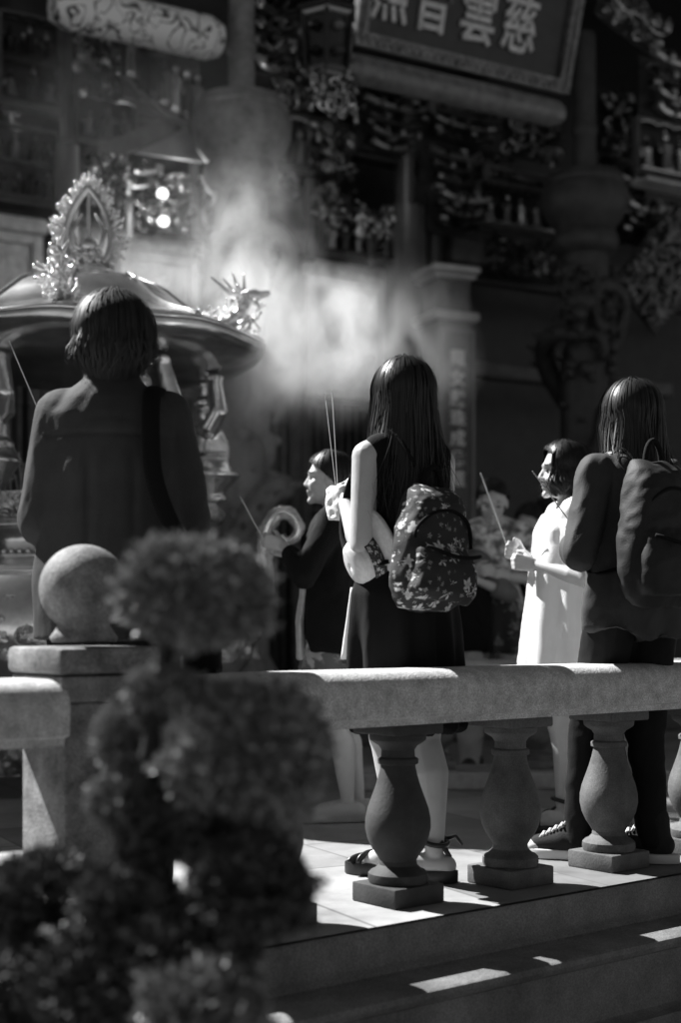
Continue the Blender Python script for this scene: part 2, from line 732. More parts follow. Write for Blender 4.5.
sparkle(M_gilt, 0.02, 1.0, 2.0)  # highlights and black gaps put into the carving's base colour
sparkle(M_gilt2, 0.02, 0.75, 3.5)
M_letter = mat('gold_lettering', 0.75, 0.4, metal=0.0)
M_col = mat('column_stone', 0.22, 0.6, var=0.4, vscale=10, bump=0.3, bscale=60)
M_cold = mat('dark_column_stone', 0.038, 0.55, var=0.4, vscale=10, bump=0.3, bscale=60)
M_hfloor = mat('hall_floor_stone', 0.12, 0.5, var=0.4, vscale=3)


def hthing(name, label, cat, a, b, z=0.0, group=None, rz=0.0):
    return thing(name, label, cat, H(a, b, z), HRZ + rz, group)


# local frame of hall things: x along the facade, -y towards the plaza, z up
# ---- hall building shell
hall = hthing('temple_hall', 'dark open-fronted temple hall with deep eaves behind the burner', 'temple hall', 0, 0)
mb = MB()
mb.box((1, 1.2, 0.075), (26, 6.6, 0.15))
mb.build('hall_floor', M_hfloor, hall, bevel=0.02)
mb = MB()
mb.box((-4.6, 1.78, 5.9), (14.8, 3.8, 0.25))
mb.box((8.4, 1.68, 6.95), (11.2, 4.0, 0.25))
mb.box((2.75, 1.68, 6.4), (0.12, 3.9, 0.86))
mb.build('roof', M_wood, hall)
wl = MB()
# back wall in pieces so that the gap under the left gable stays open to the sky
gx0, gz0 = hit(4, 158, -2.6)
gx1, gz1 = hit(44, 118, -2.6)
wl.box(((-12 + gx0) / 2, 2.7, 2.95), (gx0 + 12, 0.2, 5.9))
wl.box(((gx1 + 14) / 2, 2.7, 3.4), (14 - gx1, 0.2, 6.8))
wl.box(((gx0 + gx1) / 2, 2.7, gz0 / 2), (gx1 - gx0, 0.2, gz0))
wl.box(((gx0 + gx1) / 2, 2.7, (gz1 + 5.9) / 2), (gx1 - gx0, 0.2, 5.9 - gz1))
wl.build('back_wall', M_wood, hall)
gt = MB()
cx, cz = (gx0 + gx1) / 2, (gz0 + gz1) / 2
for i in range(46):
    x = random.uniform(gx0, gx1)
    z = random.uniform(gz0, gz1)
    dd = abs(x - cx) / (gx1 - gx0) * 2 + (z - gz0) / (gz1 - gz0) * 0.9
    if dd > 0.62 or random.random() < 0.25:
        r = random.uniform(0.03, 0.07)
        gt.ball((x, 2.62, z), (r, 0.03, r * random.uniform(0.7, 1.5)), 8)
for i in range(6):
    x = gx0 + (gx1 - gx0) * (i + 0.5) / 6
    gt.box((x, 2.6, cz), (0.02, 0.03, gz1 - gz0 + 0.1))
gt.build('gable_tracery', M_wood, hall)
for x, sgn in ((-11.5, 1), (13.4, 1)):
    s = MB()
    s.box((x, 0.8, 3.02), (0.25, 3.8, 5.7))
    s.build('side_wall', M_wood, hall)

# ---- carved relief panels --------------------------------------------------
def relief(w, h, nx, nz_, depth, seed, kind='scroll'):
    """sheet in the x-z plane whose surface is carved in high relief, facing -y"""
    mb = MB()
    vs, fs = [], []
    for j in range(nz_ + 1):
        for i in range(nx + 1):
            x, z = w * (i / nx - 0.5), h * j / nz_
            q = V((x * 5.0 + seed, z * 5.0, seed * 0.7))
            d = q + V((noise.noise(q * 1.3), noise.noise(q * 1.3 + V((9, 3, 1))), 0)) * 0.9
            if kind == 'scroll':
                v = abs(noise.noise(d * 1.6)) * 1.5 + 0.5 * abs(noise.noise(d * 4.1))
            else:      # standing figures
                u = (x * 7.0) % 1.0 - 0.5
                body = max(0, 1 - (abs(u) / (0.42 - 0.22 * z / h)) ** 2)
                v = body * 0.9 * max(0.0, 1 - (max(0, z / h - 0.82) / 0.18) ** 2) + 0.5 * abs(noise.noise(d * 3.7))
            e = min(1, 8 * min(i / nx, 1 - i / nx), 8 * min(j / nz_, 1 - j / nz_))
            vs.append((x, -depth * (0.15 + v * e), z))
    n = nx + 1
    for j in range(nz_):
        for i in range(nx):
            fs.append((j * n + i, j * n + i + 1, (j + 1) * n + i + 1, (j + 1) * n + i))
    mb.add(vs, fs)
    mb.box((0, 0.02, h / 2), (w, 0.04, h))
    return mb


def frame(mb, w, h, t, y=-0.05, d=0.06, z0=0.0):
    mb.box((-w / 2 + t / 2, y, z0 + h / 2), (t, d, h))
    mb.box((w / 2 - t / 2, y, z0 + h / 2), (t, d, h))
    mb.box((0, y, z0 + t / 2), (w - 2 * t, d, t))
    mb.box((0, y, z0 + h - t / 2), (w - 2 * t, d, t))


# ---- pale carved stone wall at the back of the porch
_, z_top = hit(345, 268, -2.0)
z_bot = z_top - 1.28
edges = []
for l, r in ((-40, 40), (118, 196), (305, 386)):
    edges.append((hit(l, 250, -2.0)[0], hit(r, 250, -2.0)[0]))
descr = ['pale carved stone panel at the far left edge behind the burner lid', 'pale carved stone panel behind the flame finial, veiled by smoke', 'bright framed stone relief panel beside the round column, behind the thickest smoke']
for (a0, a1), lab in zip(edges, descr):
    wdt = a1 - a0
    t = hthing('stone_panel', lab, 'stone panel', (a0 + a1) / 2, -2.0, z_bot, 'pale carved panels of the porch wall')
    relief(wdt - 0.16, z_top - z_bot - 0.2, 60, 54, 0.05, a0 * 3.1).build('relief', M_white, t, smooth=True).location = (0, 0, 0.02)
    f = MB()
    frame(f, wdt, z_top - z_bot - 0.13, 0.08)
    f.build('frame', M_white, t, bevel=0.012)
    f = MB()
    f.box((0, -0.05, z_top - z_bot - 0.06), (wdt + 0.06, 0.2, 0.13))
    f.build('cornice', M_white, t, bevel=0.03)

# ---- lattice screens below the stone panels
def lattice(label, a0, a1, z0, z1, b):
    t = hthing('lattice_screen', label, 'lattice screen', (a0 + a1) / 2, b, z0, 'barred wooden screens of the porch')
    w_ = a1 - a0
    h_ = z1 - z0
    f = MB()
    frame(f, w_, h_, 0.07, 0, 0.07)
    f.box((0, -0.002, h_ * 0.62), (w_ - 0.14, 0.05, 0.05))
    f.box((0, -0.002, h_ * 0.40), (w_ - 0.14, 0.05, 0.05))
    f.build('frame', M_wood2, t)
    g = MB()
    n = max(3, int(w_ / 0.085))
    for i in range(1, n):
        x = -w_ / 2 + w_ * i / n
        g.tube([(x, -0.03, 0.05), (x, -0.03, h_ - 0.05)], 0.014, 8)
        for z in (0.3, 0.5, 0.72, 0.9):
            g.ball((x, -0.03, h_ * z), (0.024, 0.024, 0.03), 6)
    g.build('bars', M_wood2, t, smooth=True)
    p = MB()
    p.box((0, 0.06, h_ / 2), (w_ - 0.1, 0.03, h_ - 0.1))
    p.build('backing', M_wood, t)


xs = [hit(px, 450, -1.95)[0] for px in (-60, 40, 130, 212, 300, 386)]
for i in range(5):
    lattice(['tall barred screen at the left edge behind the burner bowl', 'tall barred screen hidden behind the burner bowl', 'tall barred screen right behind the burner bowl',
             'tall barred screen between the burner and the woman in the cardigan', 'tall barred screen behind the head of the woman in the cardigan'][i], xs[i] + 0.01, xs[i + 1] - 0.01, 0.15, z_bot - 0.02, -1.95)

# ---- dragon columns ---------------------------------------------------------
def dragon_column(label, a, b, z_cap, m, seed, r=0.215, thin_top=5.9):
    t = hthing('dragon_column', label, 'column', a, b, 0.15, 'carved dragon columns of the hall front')
    sh = MB()
    sh.lathe([(r * 1.5, 0), (r * 1.55, 0.1), (r * 1.4, 0.25), (r * 1.15, 0.33), (r, 0.4), (r, z_cap - 0.15)], 32)
    sh.build('shaft', m, t, smooth='auto')
    cp = MB()
    z = z_cap - 0.15
    cp.lathe([(r * 0.95, z - 0.12), (r * 1.0, z - 0.02), (r * 1.26, z + 0.02), (r * 1.38, z + 0.07), (r * 1.4, z + 0.12), (r * 1.3, z + 0.19), (r * 1.2, z + 0.21), (r * 1.26, z + 0.23),
              (r * 1.62, z + 0.33), (r * 1.78, z + 0.42), (r * 1.80, z + 0.56), (r * 1.66, z + 0.60), (r * 1.7, z + 0.63), (r * 1.55, z + 0.70), (r * 1.0, z + 0.74), (r * 0.5, z + 0.76)], 40,
             fn=lambda r_, z_, a_: (r_ * (1 + (0.012 * math.cos(16 * a_) if z + 0.3 < z_ < z + 0.58 else 0)), z_))
    cp.build('capital', m, t, smooth='auto')
    tp = MB()
    tp.lathe([(r * 0.48, z + 0.77), (r * 0.46, thin_top), ], 24)
    tp.lathe([(r * 0.49, z + 1.06), (r * 0.54, z + 1.08), (r * 0.54, z + 1.14), (r * 0.49, z + 1.16)], 24)
    tp.build('upper_post', m, t, smooth='auto')
    # the dragon winding round it in high relief
    rn = random.Random(seed)
    d = MB()
    pts, rad = [], []
    z0, z1 = 0.55, z - 0.15
    N = 130
    for i in range(N + 1):
        f = i / N
        ang = seed + f * 2 * PI * 2.6
        wob = 0.06 * math.sin(f * 19)
        rr = r + 0.085 + wob
        pts.append((rr * math.cos(ang), rr * math.sin(ang), z0 + (z1 - z0) * f + 0.13 * math.sin(f * 27)))
        rad.append(0.05 + 0.06 * math.sin(PI * min(1, 0.12 + f * 0.9)))
    d.tube(pts, rad, 10)
    for i in range(4, N - 2, 3):      # back fins
        p = V(pts[i])
        o = V((p.x, p.y, 0)).normalized()
        d.cap(p + o * rad[i] * 0.7, p + o * (rad[i] + 0.06) + V((0, 0, 0.04)), 0.03, 0.012, 6)
    # big looping coils standing off the shaft, claws, clouds
    for (ang, zz, R_) in ((-1.25, z1 - 0.42, 0.26), (-1.0, z1 - 0.5, 0.36), (-2.4, z1 - 0.75, 0.2), (-0.7, z1 - 1.5, 0.28), (-2.2, z1 - 1.9, 0.25), (0.6, z1 - 1.1, 0.25)):
        c_ = V((r * 1.05 * math.cos(ang), r * 1.05 * math.sin(ang), zz))
        s_ = V((-math.sin(ang), math.cos(ang), 0))
        o_ = V((math.cos(ang), math.sin(ang), 0))
        d.tube([c_ + s_ * R_ * math.cos(q) + V((0, 0, 1)) * R_ * math.sin(q) + o_ * 0.05 * math.sin(q * 2) for q in [PI * (-0.15 + 1.25 * k / 16) for k in range(17)]], [0.035 + 0.03 * math.sin(PI * k / 16) for k in range(17)], 9)
    # head, upper left: eye rings, snout, whiskers, horns
    ang = -2.35
    o_ = V((math.cos(ang), math.sin(ang), 0))
    s_ = V((-math.sin(ang), math.cos(ang), 0))
    hc = o_ * (r + 0.13) + V((0, 0, z1 - 0.36))
    d.ball(hc, (0.15, 0.15, 0.13), 14)
    d.cap(hc, hc + o_ * 0.14 - V((0, 0, 0.12)), 0.11, 0.07)
    d.cap(hc - V((0, 0, 0.12)), hc + o_ * 0.12 - V((0, 0, 0.24)), 0.07, 0.05)
    for sg in (-1, 1):
        e = hc + s_ * 0.09 * sg + V((0, 0, 0.08)) + o_ * 0.08
        d.tube([e + s_ * 0.05 * math.cos(q) + V((0, 0, 0.05 * math.sin(q))) for q in [2 * PI * k / 14 for k in range(15)]], 0.014, 6)
        d.tube([hc + s_ * 0.07 * sg + V((0, 0, 0.1)), hc + s_ * 0.14 * sg - o_ * 0.05 + V((0, 0, 0.2)), hc + s_ * 0.12 * sg - o_ * 0.02 + V((0, 0, 0.3))], [0.03, 0.022, 0.01], 7)
        d.tube([hc + o_ * 0.15 + s_ * 0.05 * sg - V((0, 0, 0.1)), hc + o_ * 0.2 + s_ * 0.16 * sg - V((0, 0, 0.05)), hc + o_ * 0.14 + s_ * 0.24 * sg - V((0, 0, 0.16))], [0.014, 0.012, 0.006], 6)
    for k in range(70):
        ang = rn.uniform(-PI, 0.2)
        zz = rn.uniform(z0, z1)
        c_ = V(((r + 0.03) * math.cos(ang), (r + 0.03) * math.sin(ang), zz))
        rr = rn.uniform(0.03, 0.075)
        d.ball(c_, (rr, rr, rr * rn.uniform(0.5, 1.2)), 8)
    d.build('dragon_relief', m, t, smooth=True)
    return t


dragon_column('pale dragon-wrapped stone column with a broad drum capital, rising out of the smoke', -0.03, 0.0, 4.12, M_col, 0.4)
a2, _ = hit(585, 200, 0.0)
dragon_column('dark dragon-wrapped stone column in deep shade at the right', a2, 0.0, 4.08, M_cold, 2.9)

# ---- plain round columns with a thin post standing above
def round_column(label, px, b, ytop, wpx, m):
    a, z = hit(px, ytop, b)
    Y = H(a, b).y
    r = wpx / F * Y / 2
    t = hthing('round_column', label, 'column', a, b, 0.15, 'plain round columns of the porch')
    s = MB()
    s.lathe([(r * 1.35, 0), (r * 1.35, 0.2), (r * 1.05, 0.3), (r, 0.34), (r, z - 0.15), (r * 0.5, z - 0.12)], 28)
    s.build('shaft', m, t, smooth='auto')
    s = MB()
    s.lathe([(r * 0.48, z - 0.119), (r * 0.46, 5.9)], 20)
    s.build('upper_post', m, t, smooth='auto')


M_colr = mat('lacquered_column', 0.085, 0.30, var=0.3, vscale=4)
round_column('round lacquered column beside the couplet pillar, smoke drifting past it', 405, -1.5, 210, 42, M_colr)
round_column('slim round column under the painted log beam at the upper left', 66, -1.0, 146, 25, M_colr)

# ---- couplet pillar
ap, zp = hit(446, 275, -0.5)
pil = hthing('couplet_pillar', 'square pillar with vertical couplet board of white characters beside the long-haired woman', 'pillar', ap, -0.5, 0.15, rz=R(-6))
mb = MB()
wp = 0.37
zt = zp - 0.15
mb.box((0, 0, (zt - 0.42) / 2), (wp - 0.03, wp - 0.03, zt - 0.42))
mb.box((0, 0, zt - 0.22), (wp - 0.05, wp - 0.05, 0.4))
mb.box((0, 0, zt - 0.435), (wp, wp, 0.05))
mb.build('pillar_body', M_wood2, pil, bevel=0.01)
M_mould = mat('pale_moulding', 0.42, 0.4, var=0.25)
for z_, w_, h_ in ((zt + 0.01, wp + 0.09, 0.06), (zt - 0.05, wp + 0.04, 0.035), (zt - 0.40, wp + 0.08, 0.075)):
    mb = MB()
    mb.box((0, 0, z_), (w_, w_, h_))
    mb.build('moulding', M_mould, pil, bevel=0.02, smooth='auto')
mb = relief(wp - 0.1, 0.26, 30, 24, 0.03, 5.0)
mb.build('carved_frieze', M_wood2, pil, smooth=True).location = (0, -wp / 2 + 0.02, zt - 0.35)
mb = MB()
bh = 2.35
zb = zt - 0.54 - bh
mb.box((0, -wp / 2 - 0.012, zb + bh / 2), (wp - 0.09, 0.025, bh))
board = mb.build('couplet_board', mat('board_lacquer', 0.075, 0.45, var=0.3, vscale=8), pil, bevel=0.004)
mb = MB()
frame(mb, wp - 0.03, bh + 0.04, 0.03, -wp / 2 - 0.016, 0.04, zb - 0.02)
mb.build('board_frame', mat('board_frame', 0.17, 0.4), board)
for i, ch in enumerate('龍女獻珠成佛道'):
    me = text_mesh(ch, 0.15, 0.006, 0.0025)
    me.transform(Matrix.Translation((0.0, -wp / 2 - 0.031, zb + bh - 0.24 - i * 0.175)) @ Matrix.Rotation(PI / 2, 4, 'X'))
    link('character', me, M_letter, board, smooth=False)

# ---- beams, plaque, lantern -------------------------------------------------
def log_beam(label, px0, px1, py0, rpx, b, m, drop=True):
    a0, z0 = hit(px0, py0, b)
    a1, _ = hit(px1, py0, b)
    Y = H((a0 + a1) / 2, b).y
    r = rpx / F * Y
    t = hthing('log_beam', label, 'beam', 0, b, 0)
    mb = MB()
    N = 40
    pts, rad = [], []
    for i in range(N + 1):
        f = i / N
        x = a0 + (a1 - a0) * f
        k = 1.0
        e = min(f, 1 - f) * (a1 - a0)
        if e < r * 0.6:
            k = 0.75 + 0.25 * (e / (r * 0.6))
        if e > r * 1.1 and e < r * 1.25:
            k = 0.93
        pts.append((x, 0, z0))
        rad.append(r * k)
    mb.tube(pts, rad, 28)
    mb.build('beam', m, t, smooth='auto')
    return t, a0, a1, z0, r


M_paint = mat('painted_beam', 0.40, 0.45, var=0.0)
nt = M_paint.node_tree
tcn = [n for n in nt.nodes if n.type == 'TEX_COORD'][0]
wv = nt.nodes.new('ShaderNodeTexNoise')
wv.inputs['Scale'].default_value = 5.5
wv.inputs['Detail'].default_value = 1.5
wv.inputs['Distortion'].default_value = 1.6
nt.links.new(tcn.outputs['Object'], wv.inputs['Vector'])
su = nt.nodes.new('ShaderNodeMath')
su.operation = 'SUBTRACT'
nt.links.new(wv.outputs[0], su.inputs[0])
su.inputs[1].default_value = 0.5
ab = nt.nodes.new('ShaderNodeMath')
ab.operation = 'ABSOLUTE'
nt.links.new(su.outputs[0], ab.inputs[0])
mr = nt.nodes.new('ShaderNodeMapRange')
mr.inputs['From Min'].default_value = 0.01
mr.inputs['From Max'].default_value = 0.035
mr.inputs['To Min'].default_value = 0.05
mr.inputs['To Max'].default_value = 0.8
nt.links.new(ab.outputs[0], mr.inputs['Value'])
nt.links.new(mr.outputs[0], nt.nodes['Principled BSDF'].inputs['Base Color'])

t, *_ = log_beam('thick pale log beam painted with dark scrolls at the upper left', 52, 219, 3, 22, 0.3, M_paint)
t, *_ = log_beam('long dark log beam painted with scrolls, hanging under the name plaque', 343, 560, 66, 14, 0.5, mat('dark_beam', 0.16, 0.25, var=0.4, vscale=10))
t2 = hthing('cross_beam', 'dark square cross beam over the inner porch', 'beam', 1.2, -1.6, 5.3)
mb = MB()
mb.box((0, 0, 0), (12, 0.22, 0.3))
mb.build('beam', M_wood, t2, bevel=0.02)
t2 = hthing('cross_beam', 'dark square tie beam just above the pale stone panels', 'beam', 1.2, -1.95, z_top + 0.10)
mb = MB()
mb.box((0, 0, 0), (12, 0.16, 0.16))
mb.build('beam', M_wood, t2, bevel=0.02)
# lower back beams at the right with a faint lit edge
for (px, py, wd, hh, lab) in ((520, 375, 3.2, 0.16, 'long low dark beam crossing the shade at the right'), (480, 250, 1.6, 0.35, 'dark beam end behind the couplet pillar')):
    a, z = hit(px, py, -1.7)
    t2 = hthing('cross_beam', lab, 'beam', a + 0.4, -1.7, z)
    mb = MB()
    mb.box((0, 0, 0), (wd, 0.2, hh))
    mb.build('beam', M_wood2, t2, bevel=0.03)

# name plaque, leaning forward
aq, zq = hit(462, 70, 0.75)
a_l, _ = hit(352, 60, 0.75)
a_r, _ = hit(566, 60, 0.75)
wq = a_r - a_l
pl = hthing('name_plaque', 'large dark name plaque with pale brush characters, tilted forward under the eaves', 'plaque', (a_l + a_r) / 2, 0.75, zq)
lean = Matrix.Rotation(R(-16), 4, 'X')
hq = 0.92
mb = MB()
mb.box((0, 0.03, hq / 2), (wq - 0.1, 0.05, hq - 0.1), M=None)
me = mb.mesh()
me.transform(Matrix.Rotation(R(16), 4, 'X'))
link('board', me, mat('plaque_lacquer', 0.022, 0.35, var=0.4, vscale=6), pl, smooth=False)
mb = MB()
frame(mb, wq, hq, 0.10, 0.0, 0.09)
for i in range(60):      # carved border
    x = -wq / 2 + 0.05 + (wq - 0.1) * i / 59
    mb.ball((x, -0.05, 0.05), (0.018, 0.02, 0.04), 6, rot=Matrix.Rotation(0.6 if i % 2 else -0.6, 3, 'Y'))
for i in range(24):
    for sx in (-1, 1):
        mb.ball((sx * (wq / 2 - 0.05), -0.05, 0.05 + (hq - 0.1) * i / 23), (0.02, 0.02, 0.02), 6)
me = mb.mesh()
me.transform(Matrix.Rotation(R(16), 4, 'X'))
link('frame', me, mat('plaque_frame', 0.16, 0.35, metal=0.3, var=0.7, vscale=12), pl, smooth=False)
for i, ch in enumerate('照普雲慈'):
    me = text_mesh(ch, 0.36, 0.012, 0.0045)
    px = (386, 428, 473, 514)[i]
    ax = hit(px, 30, 0.80)[0] - (a_l + a_r) / 2
    me.transform(Matrix.Rotation(R(16), 4, 'X') @ Matrix.Translation((ax, -0.015, 0.40)) @ Matrix.Rotation(PI / 2, 4, 'X') @ Matrix.Diagonal((0.95, 1.35, 1, 1)))
    link('character', me, mat('plaque_letters', 0.5, 0.35, var=0.4, vscale=20), pl, smooth=False)

# hexagonal lantern with carved pendant
al, zl = hit(327, 46, 0.9)
ln = hthing('lantern', 'hexagonal carved wooden lantern hanging left of the name plaque', 'lantern', al, 0.9, zl)
mb = MB()
for z_, r_ in ((-0.2, 0.17), (-0.23, 0.13), (0.2, 0.21), (0.235, 0.24), (0.27, 0.16)):
    mb.lathe([(r_, z_ - 0.014), (r_, z_ + 0.014)], 6)
for k in range(6):
    q = PI / 3 * k
    mb.tube([(0.17 * math.cos(q), 0.17 * math.sin(q), -0.2), (0.2 * math.cos(q), 0.2 * math.sin(q), 0.2)], 0.02, 6)
    q2 = q + PI / 6
    for dz in (-0.09, 0.09):
        mb.ball((0.165 * math.cos(q2), 0.165 * math.sin(q2), dz), (0.05, 0.05, 0.035), 8)
mb.build('cage', M_gilt2, ln)
mb = MB()
mb.lathe([(0.145, -0.19), (0.17, 0.19)], 6)
mb.build('panes', M_wood, ln)
mb = MB()
mb.tube([(0, 0, 0.27), (0, 0, 5.9 - zl)], 0.012, 6)
mb.build('chain', M_wood, ln)


def openwork(seed, w, h, n=60, depth=0.12, r=(0.02, 0.06)):
    """pierced carving: many small scrolls, petals and little figures"""
    rn = random.Random(seed)
    mb = MB()
    for k in range(n):
        x = rn.uniform(-w / 2, w / 2)
        z = rn.uniform(-h / 2, h / 2)
        y = rn.uniform(-depth, 0)
        s = rn.uniform(*r)
        kind = rn.random()
        if kind < 0.45:
            R3 = Matrix.Rotation(rn.uniform(0, 2 * PI), 3, 'Y') @ Matrix.Rotation(rn.uniform(-0.6, 0.6), 3, 'X')
            mb.tube([V((x, y, z)) + R3 @ V((s * (1 - q / 9) * math.cos(q), 0, s * (1 - q / 9) * math.sin(q))) for q in [0.55 * i for i in range(11)]], [s * 0.26 * (1 - 0.06 * i) for i in range(11)], 6)
        elif kind < 0.8:
            mb.ball((x, y, z), (s * rn.uniform(0.3, 0.9), s * 0.5, s * rn.uniform(0.5, 1.1)), 8, rot=Matrix.Rotation(rn.uniform(0, PI), 3, 'Y'))
        else:
            mb.cap((x, y, z - s), (x, y, z + s * 0.4), s * 0.42, s * 0.25, 7)
            mb.ball((x, y - 0.005, z + s * 0.85), s * 0.28, 7)
    for j in (-0.3, 0.0, 0.3):
        mb.tube([(-w * 0.48 + w * 0.96 * i / 10, -depth * 0.5, h * (j + 0.07 * math.sin(i * 1.3 + seed))) for i in range(11)], r[0] * 0.6, 6)
        mb.tube([(w * (j + 0.07 * math.sin(i * 1.1 + seed)), -depth * 0.5, -h * 0.48 + h * 0.96 * i / 8) for i in range(9)], r[0] * 0.6, 6)
    return mb


def figure_rows(seed, w, h, rows=2):
    """rows of small standing figures under little canopies, carved in the round"""
    rn = random.Random(seed)
    mb = MB()
    rh = h / rows
    for r_ in range(rows):
        z0 = -h / 2 + r_ * rh
        n = max(2, int(w / (rh * 0.42)))
        for i in range(n):
            x = -w / 2 + w * (i + 0.5) / n + rn.uniform(-0.01, 0.01)
            s = rh * rn.uniform(0.62, 0.80)
            b = s * 0.20
            y = -0.05 + rn.uniform(-0.02, 0.02)
            lean = rn.uniform(-0.12, 0.12) * s
            mb.loft([(x, y, z0 + 0.02, b * 0.9, b * 1.15), (x + lean * 0.3, y, z0 + s * 0.35, b * 0.7, b * 0.8), (x + lean, y, z0 + s * 0.66, b * 0.75, b * 1.05), (x + lean, y, z0 + s * 0.78, b * 0.35, b * 0.4)], 10)
            mb.ball((x + lean, y - 0.005, z0 + s * 0.89), s * 0.095, 8)
            mb.cap((x + lean, y, z0 + s * 0.95), (x + lean, y, z0 + s * 1.08), s * 0.07, s * 0.03, 7)
            for sg in (-1, 1):
                mb.cap((x + lean + sg * b, y, z0 + s * 0.66), (x + lean + sg * b * rn.uniform(0.6, 1.5), y - 0.04, z0 + s * rn.uniform(0.4, 0.75)), b * 0.34, b * 0.24, 7)
        mb.box((0, -0.035, z0 + 0.008), (w, 0.11, 0.02))
        mb.tube([(-w / 2 + w * k / (4 * n), -0.06, z0 + rh * 0.93 + 0.25 * rh * 0.2 * abs(math.sin(PI * k / 4))) for k in range(4 * n + 1)], rh * 0.035, 6)
    return mb


def bracket_set(seed, w, h):
    """stepped bracket arms: blocks, curved arms and leaf ends"""
    rn = random.Random(seed)
    mb = MB()
    n = max(3, int(h / 0.11))
    th = h / n
    for i in range(n):
        f = (i + 1) / n
        z = -h / 2 + th * (i + 0.35)
        ww = w * (0.45 + 0.55 * f)
        y = -0.16 * f
        q = [(-ww / 2 + ww * k / 12, y, z + th * 0.5 * (abs(k / 6 - 1) ** 2.2)) for k in range(13)]
        mb.tube(q, th * 0.24, 8, flat=1.3)
        for k in range(max(2, int(ww / 0.16)) + 1):
            x = -ww / 2 + ww * k / max(2, int(ww / 0.16))
            mb.box((x, y - 0.01, z + th * 0.58), (th * 0.62, th * 0.7, th * 0.26))
            mb.ball((x, y - th * 0.5, z + th * 0.15), (th * 0.22, th * 0.3, th * 0.3), 7)
        mb.cap((0, y - 0.02, z), (0, y - 0.16, z + th * 0.2), th * 0.22, th * 0.1, 7)
    return mb


def carving(name, label, px0, py0, px1, py1, b, m, seed, n=70, group=None, cat='carving', r=(0.02, 0.06), backing=True, tilt=0.0, style='scroll'):
    a0, z1 = hit(px0, py0, b)
    a1, z0 = hit(px1, py1, b)
    _, z1b = hit(px1, py0, b)
    z1 = (z1 + z1b) / 2
    w_, h_ = a1 - a0, z1 - z0
    t = hthing(name, label, cat, (a0 + a1) / 2, b, (z0 + z1) / 2, group)
    if style == 'figures':
        o = figure_rows(seed, w_, h_, 1 if h_ < 0.45 else 2).build('figures', m, t, smooth='auto')
    elif style == 'brackets':
        o = bracket_set(seed, w_, h_).build('bracket_arms', m, t, smooth='auto')
    else:
        o = openwork(seed, w_, h_, n, 0.12, r).build('openwork', m, t, smooth=True)
    if backing and style == 'figures':
        fr_ = MB()
        frame(fr_, w_ + 0.05, h_ + 0.05, 0.022, -0.02, 0.08, -h_ / 2 - 0.025)
        fr_.build('frame', M_wood2, t, bevel=0.008).rotation_euler = (0, tilt, 0)
    o.rotation_euler = (0, tilt, 0)
    if backing:
        k = MB()
        k.box((0, 0.035, 0), (w_ * 0.98, 0.03, h_ * 0.98))
        k.build('backing', M_wood, t).rotation_euler = (0, tilt, 0)
    return t


carving('lantern_pendant', 'glinting carved pendant cluster hanging just below the hexagonal lantern', 300, 76, 352, 120, 0.9, M_gilt, 11, 60, cat='carving', backing=False)
carving('flower_basket_carving', 'gilded hanging basket carving with a curved lower edge at the top right corner', 598, -4, 664, 48, 0.3, M_gilt, 13, 70, tilt=0.35)
carving('bracket_carving', 'bright stepped bracket carving under the eaves at the right edge, upper tier', 640, 62, 700, 128, 0.1, M_gilt, 14, 90, style='brackets')
carving('bracket_carving', 'bright stepped bracket carving at the right edge, lower tier resting on its pale ledge', 636, 128, 702, 184, 0.15, M_gilt, 15, 100, style='figures')
a_, z_ = hit(664, 187, 0.15)
tl = hthing('eave_ledge', 'thin pale ledge below the bright bracket carvings at the right edge', 'ledge', a_ + 0.1, 0.15, z_)
mb = MB()
mb.box((0, -0.02, 0), (0.85, 0.25, 0.035))
mb.build('ledge', M_mould, tl, bevel=0.01)
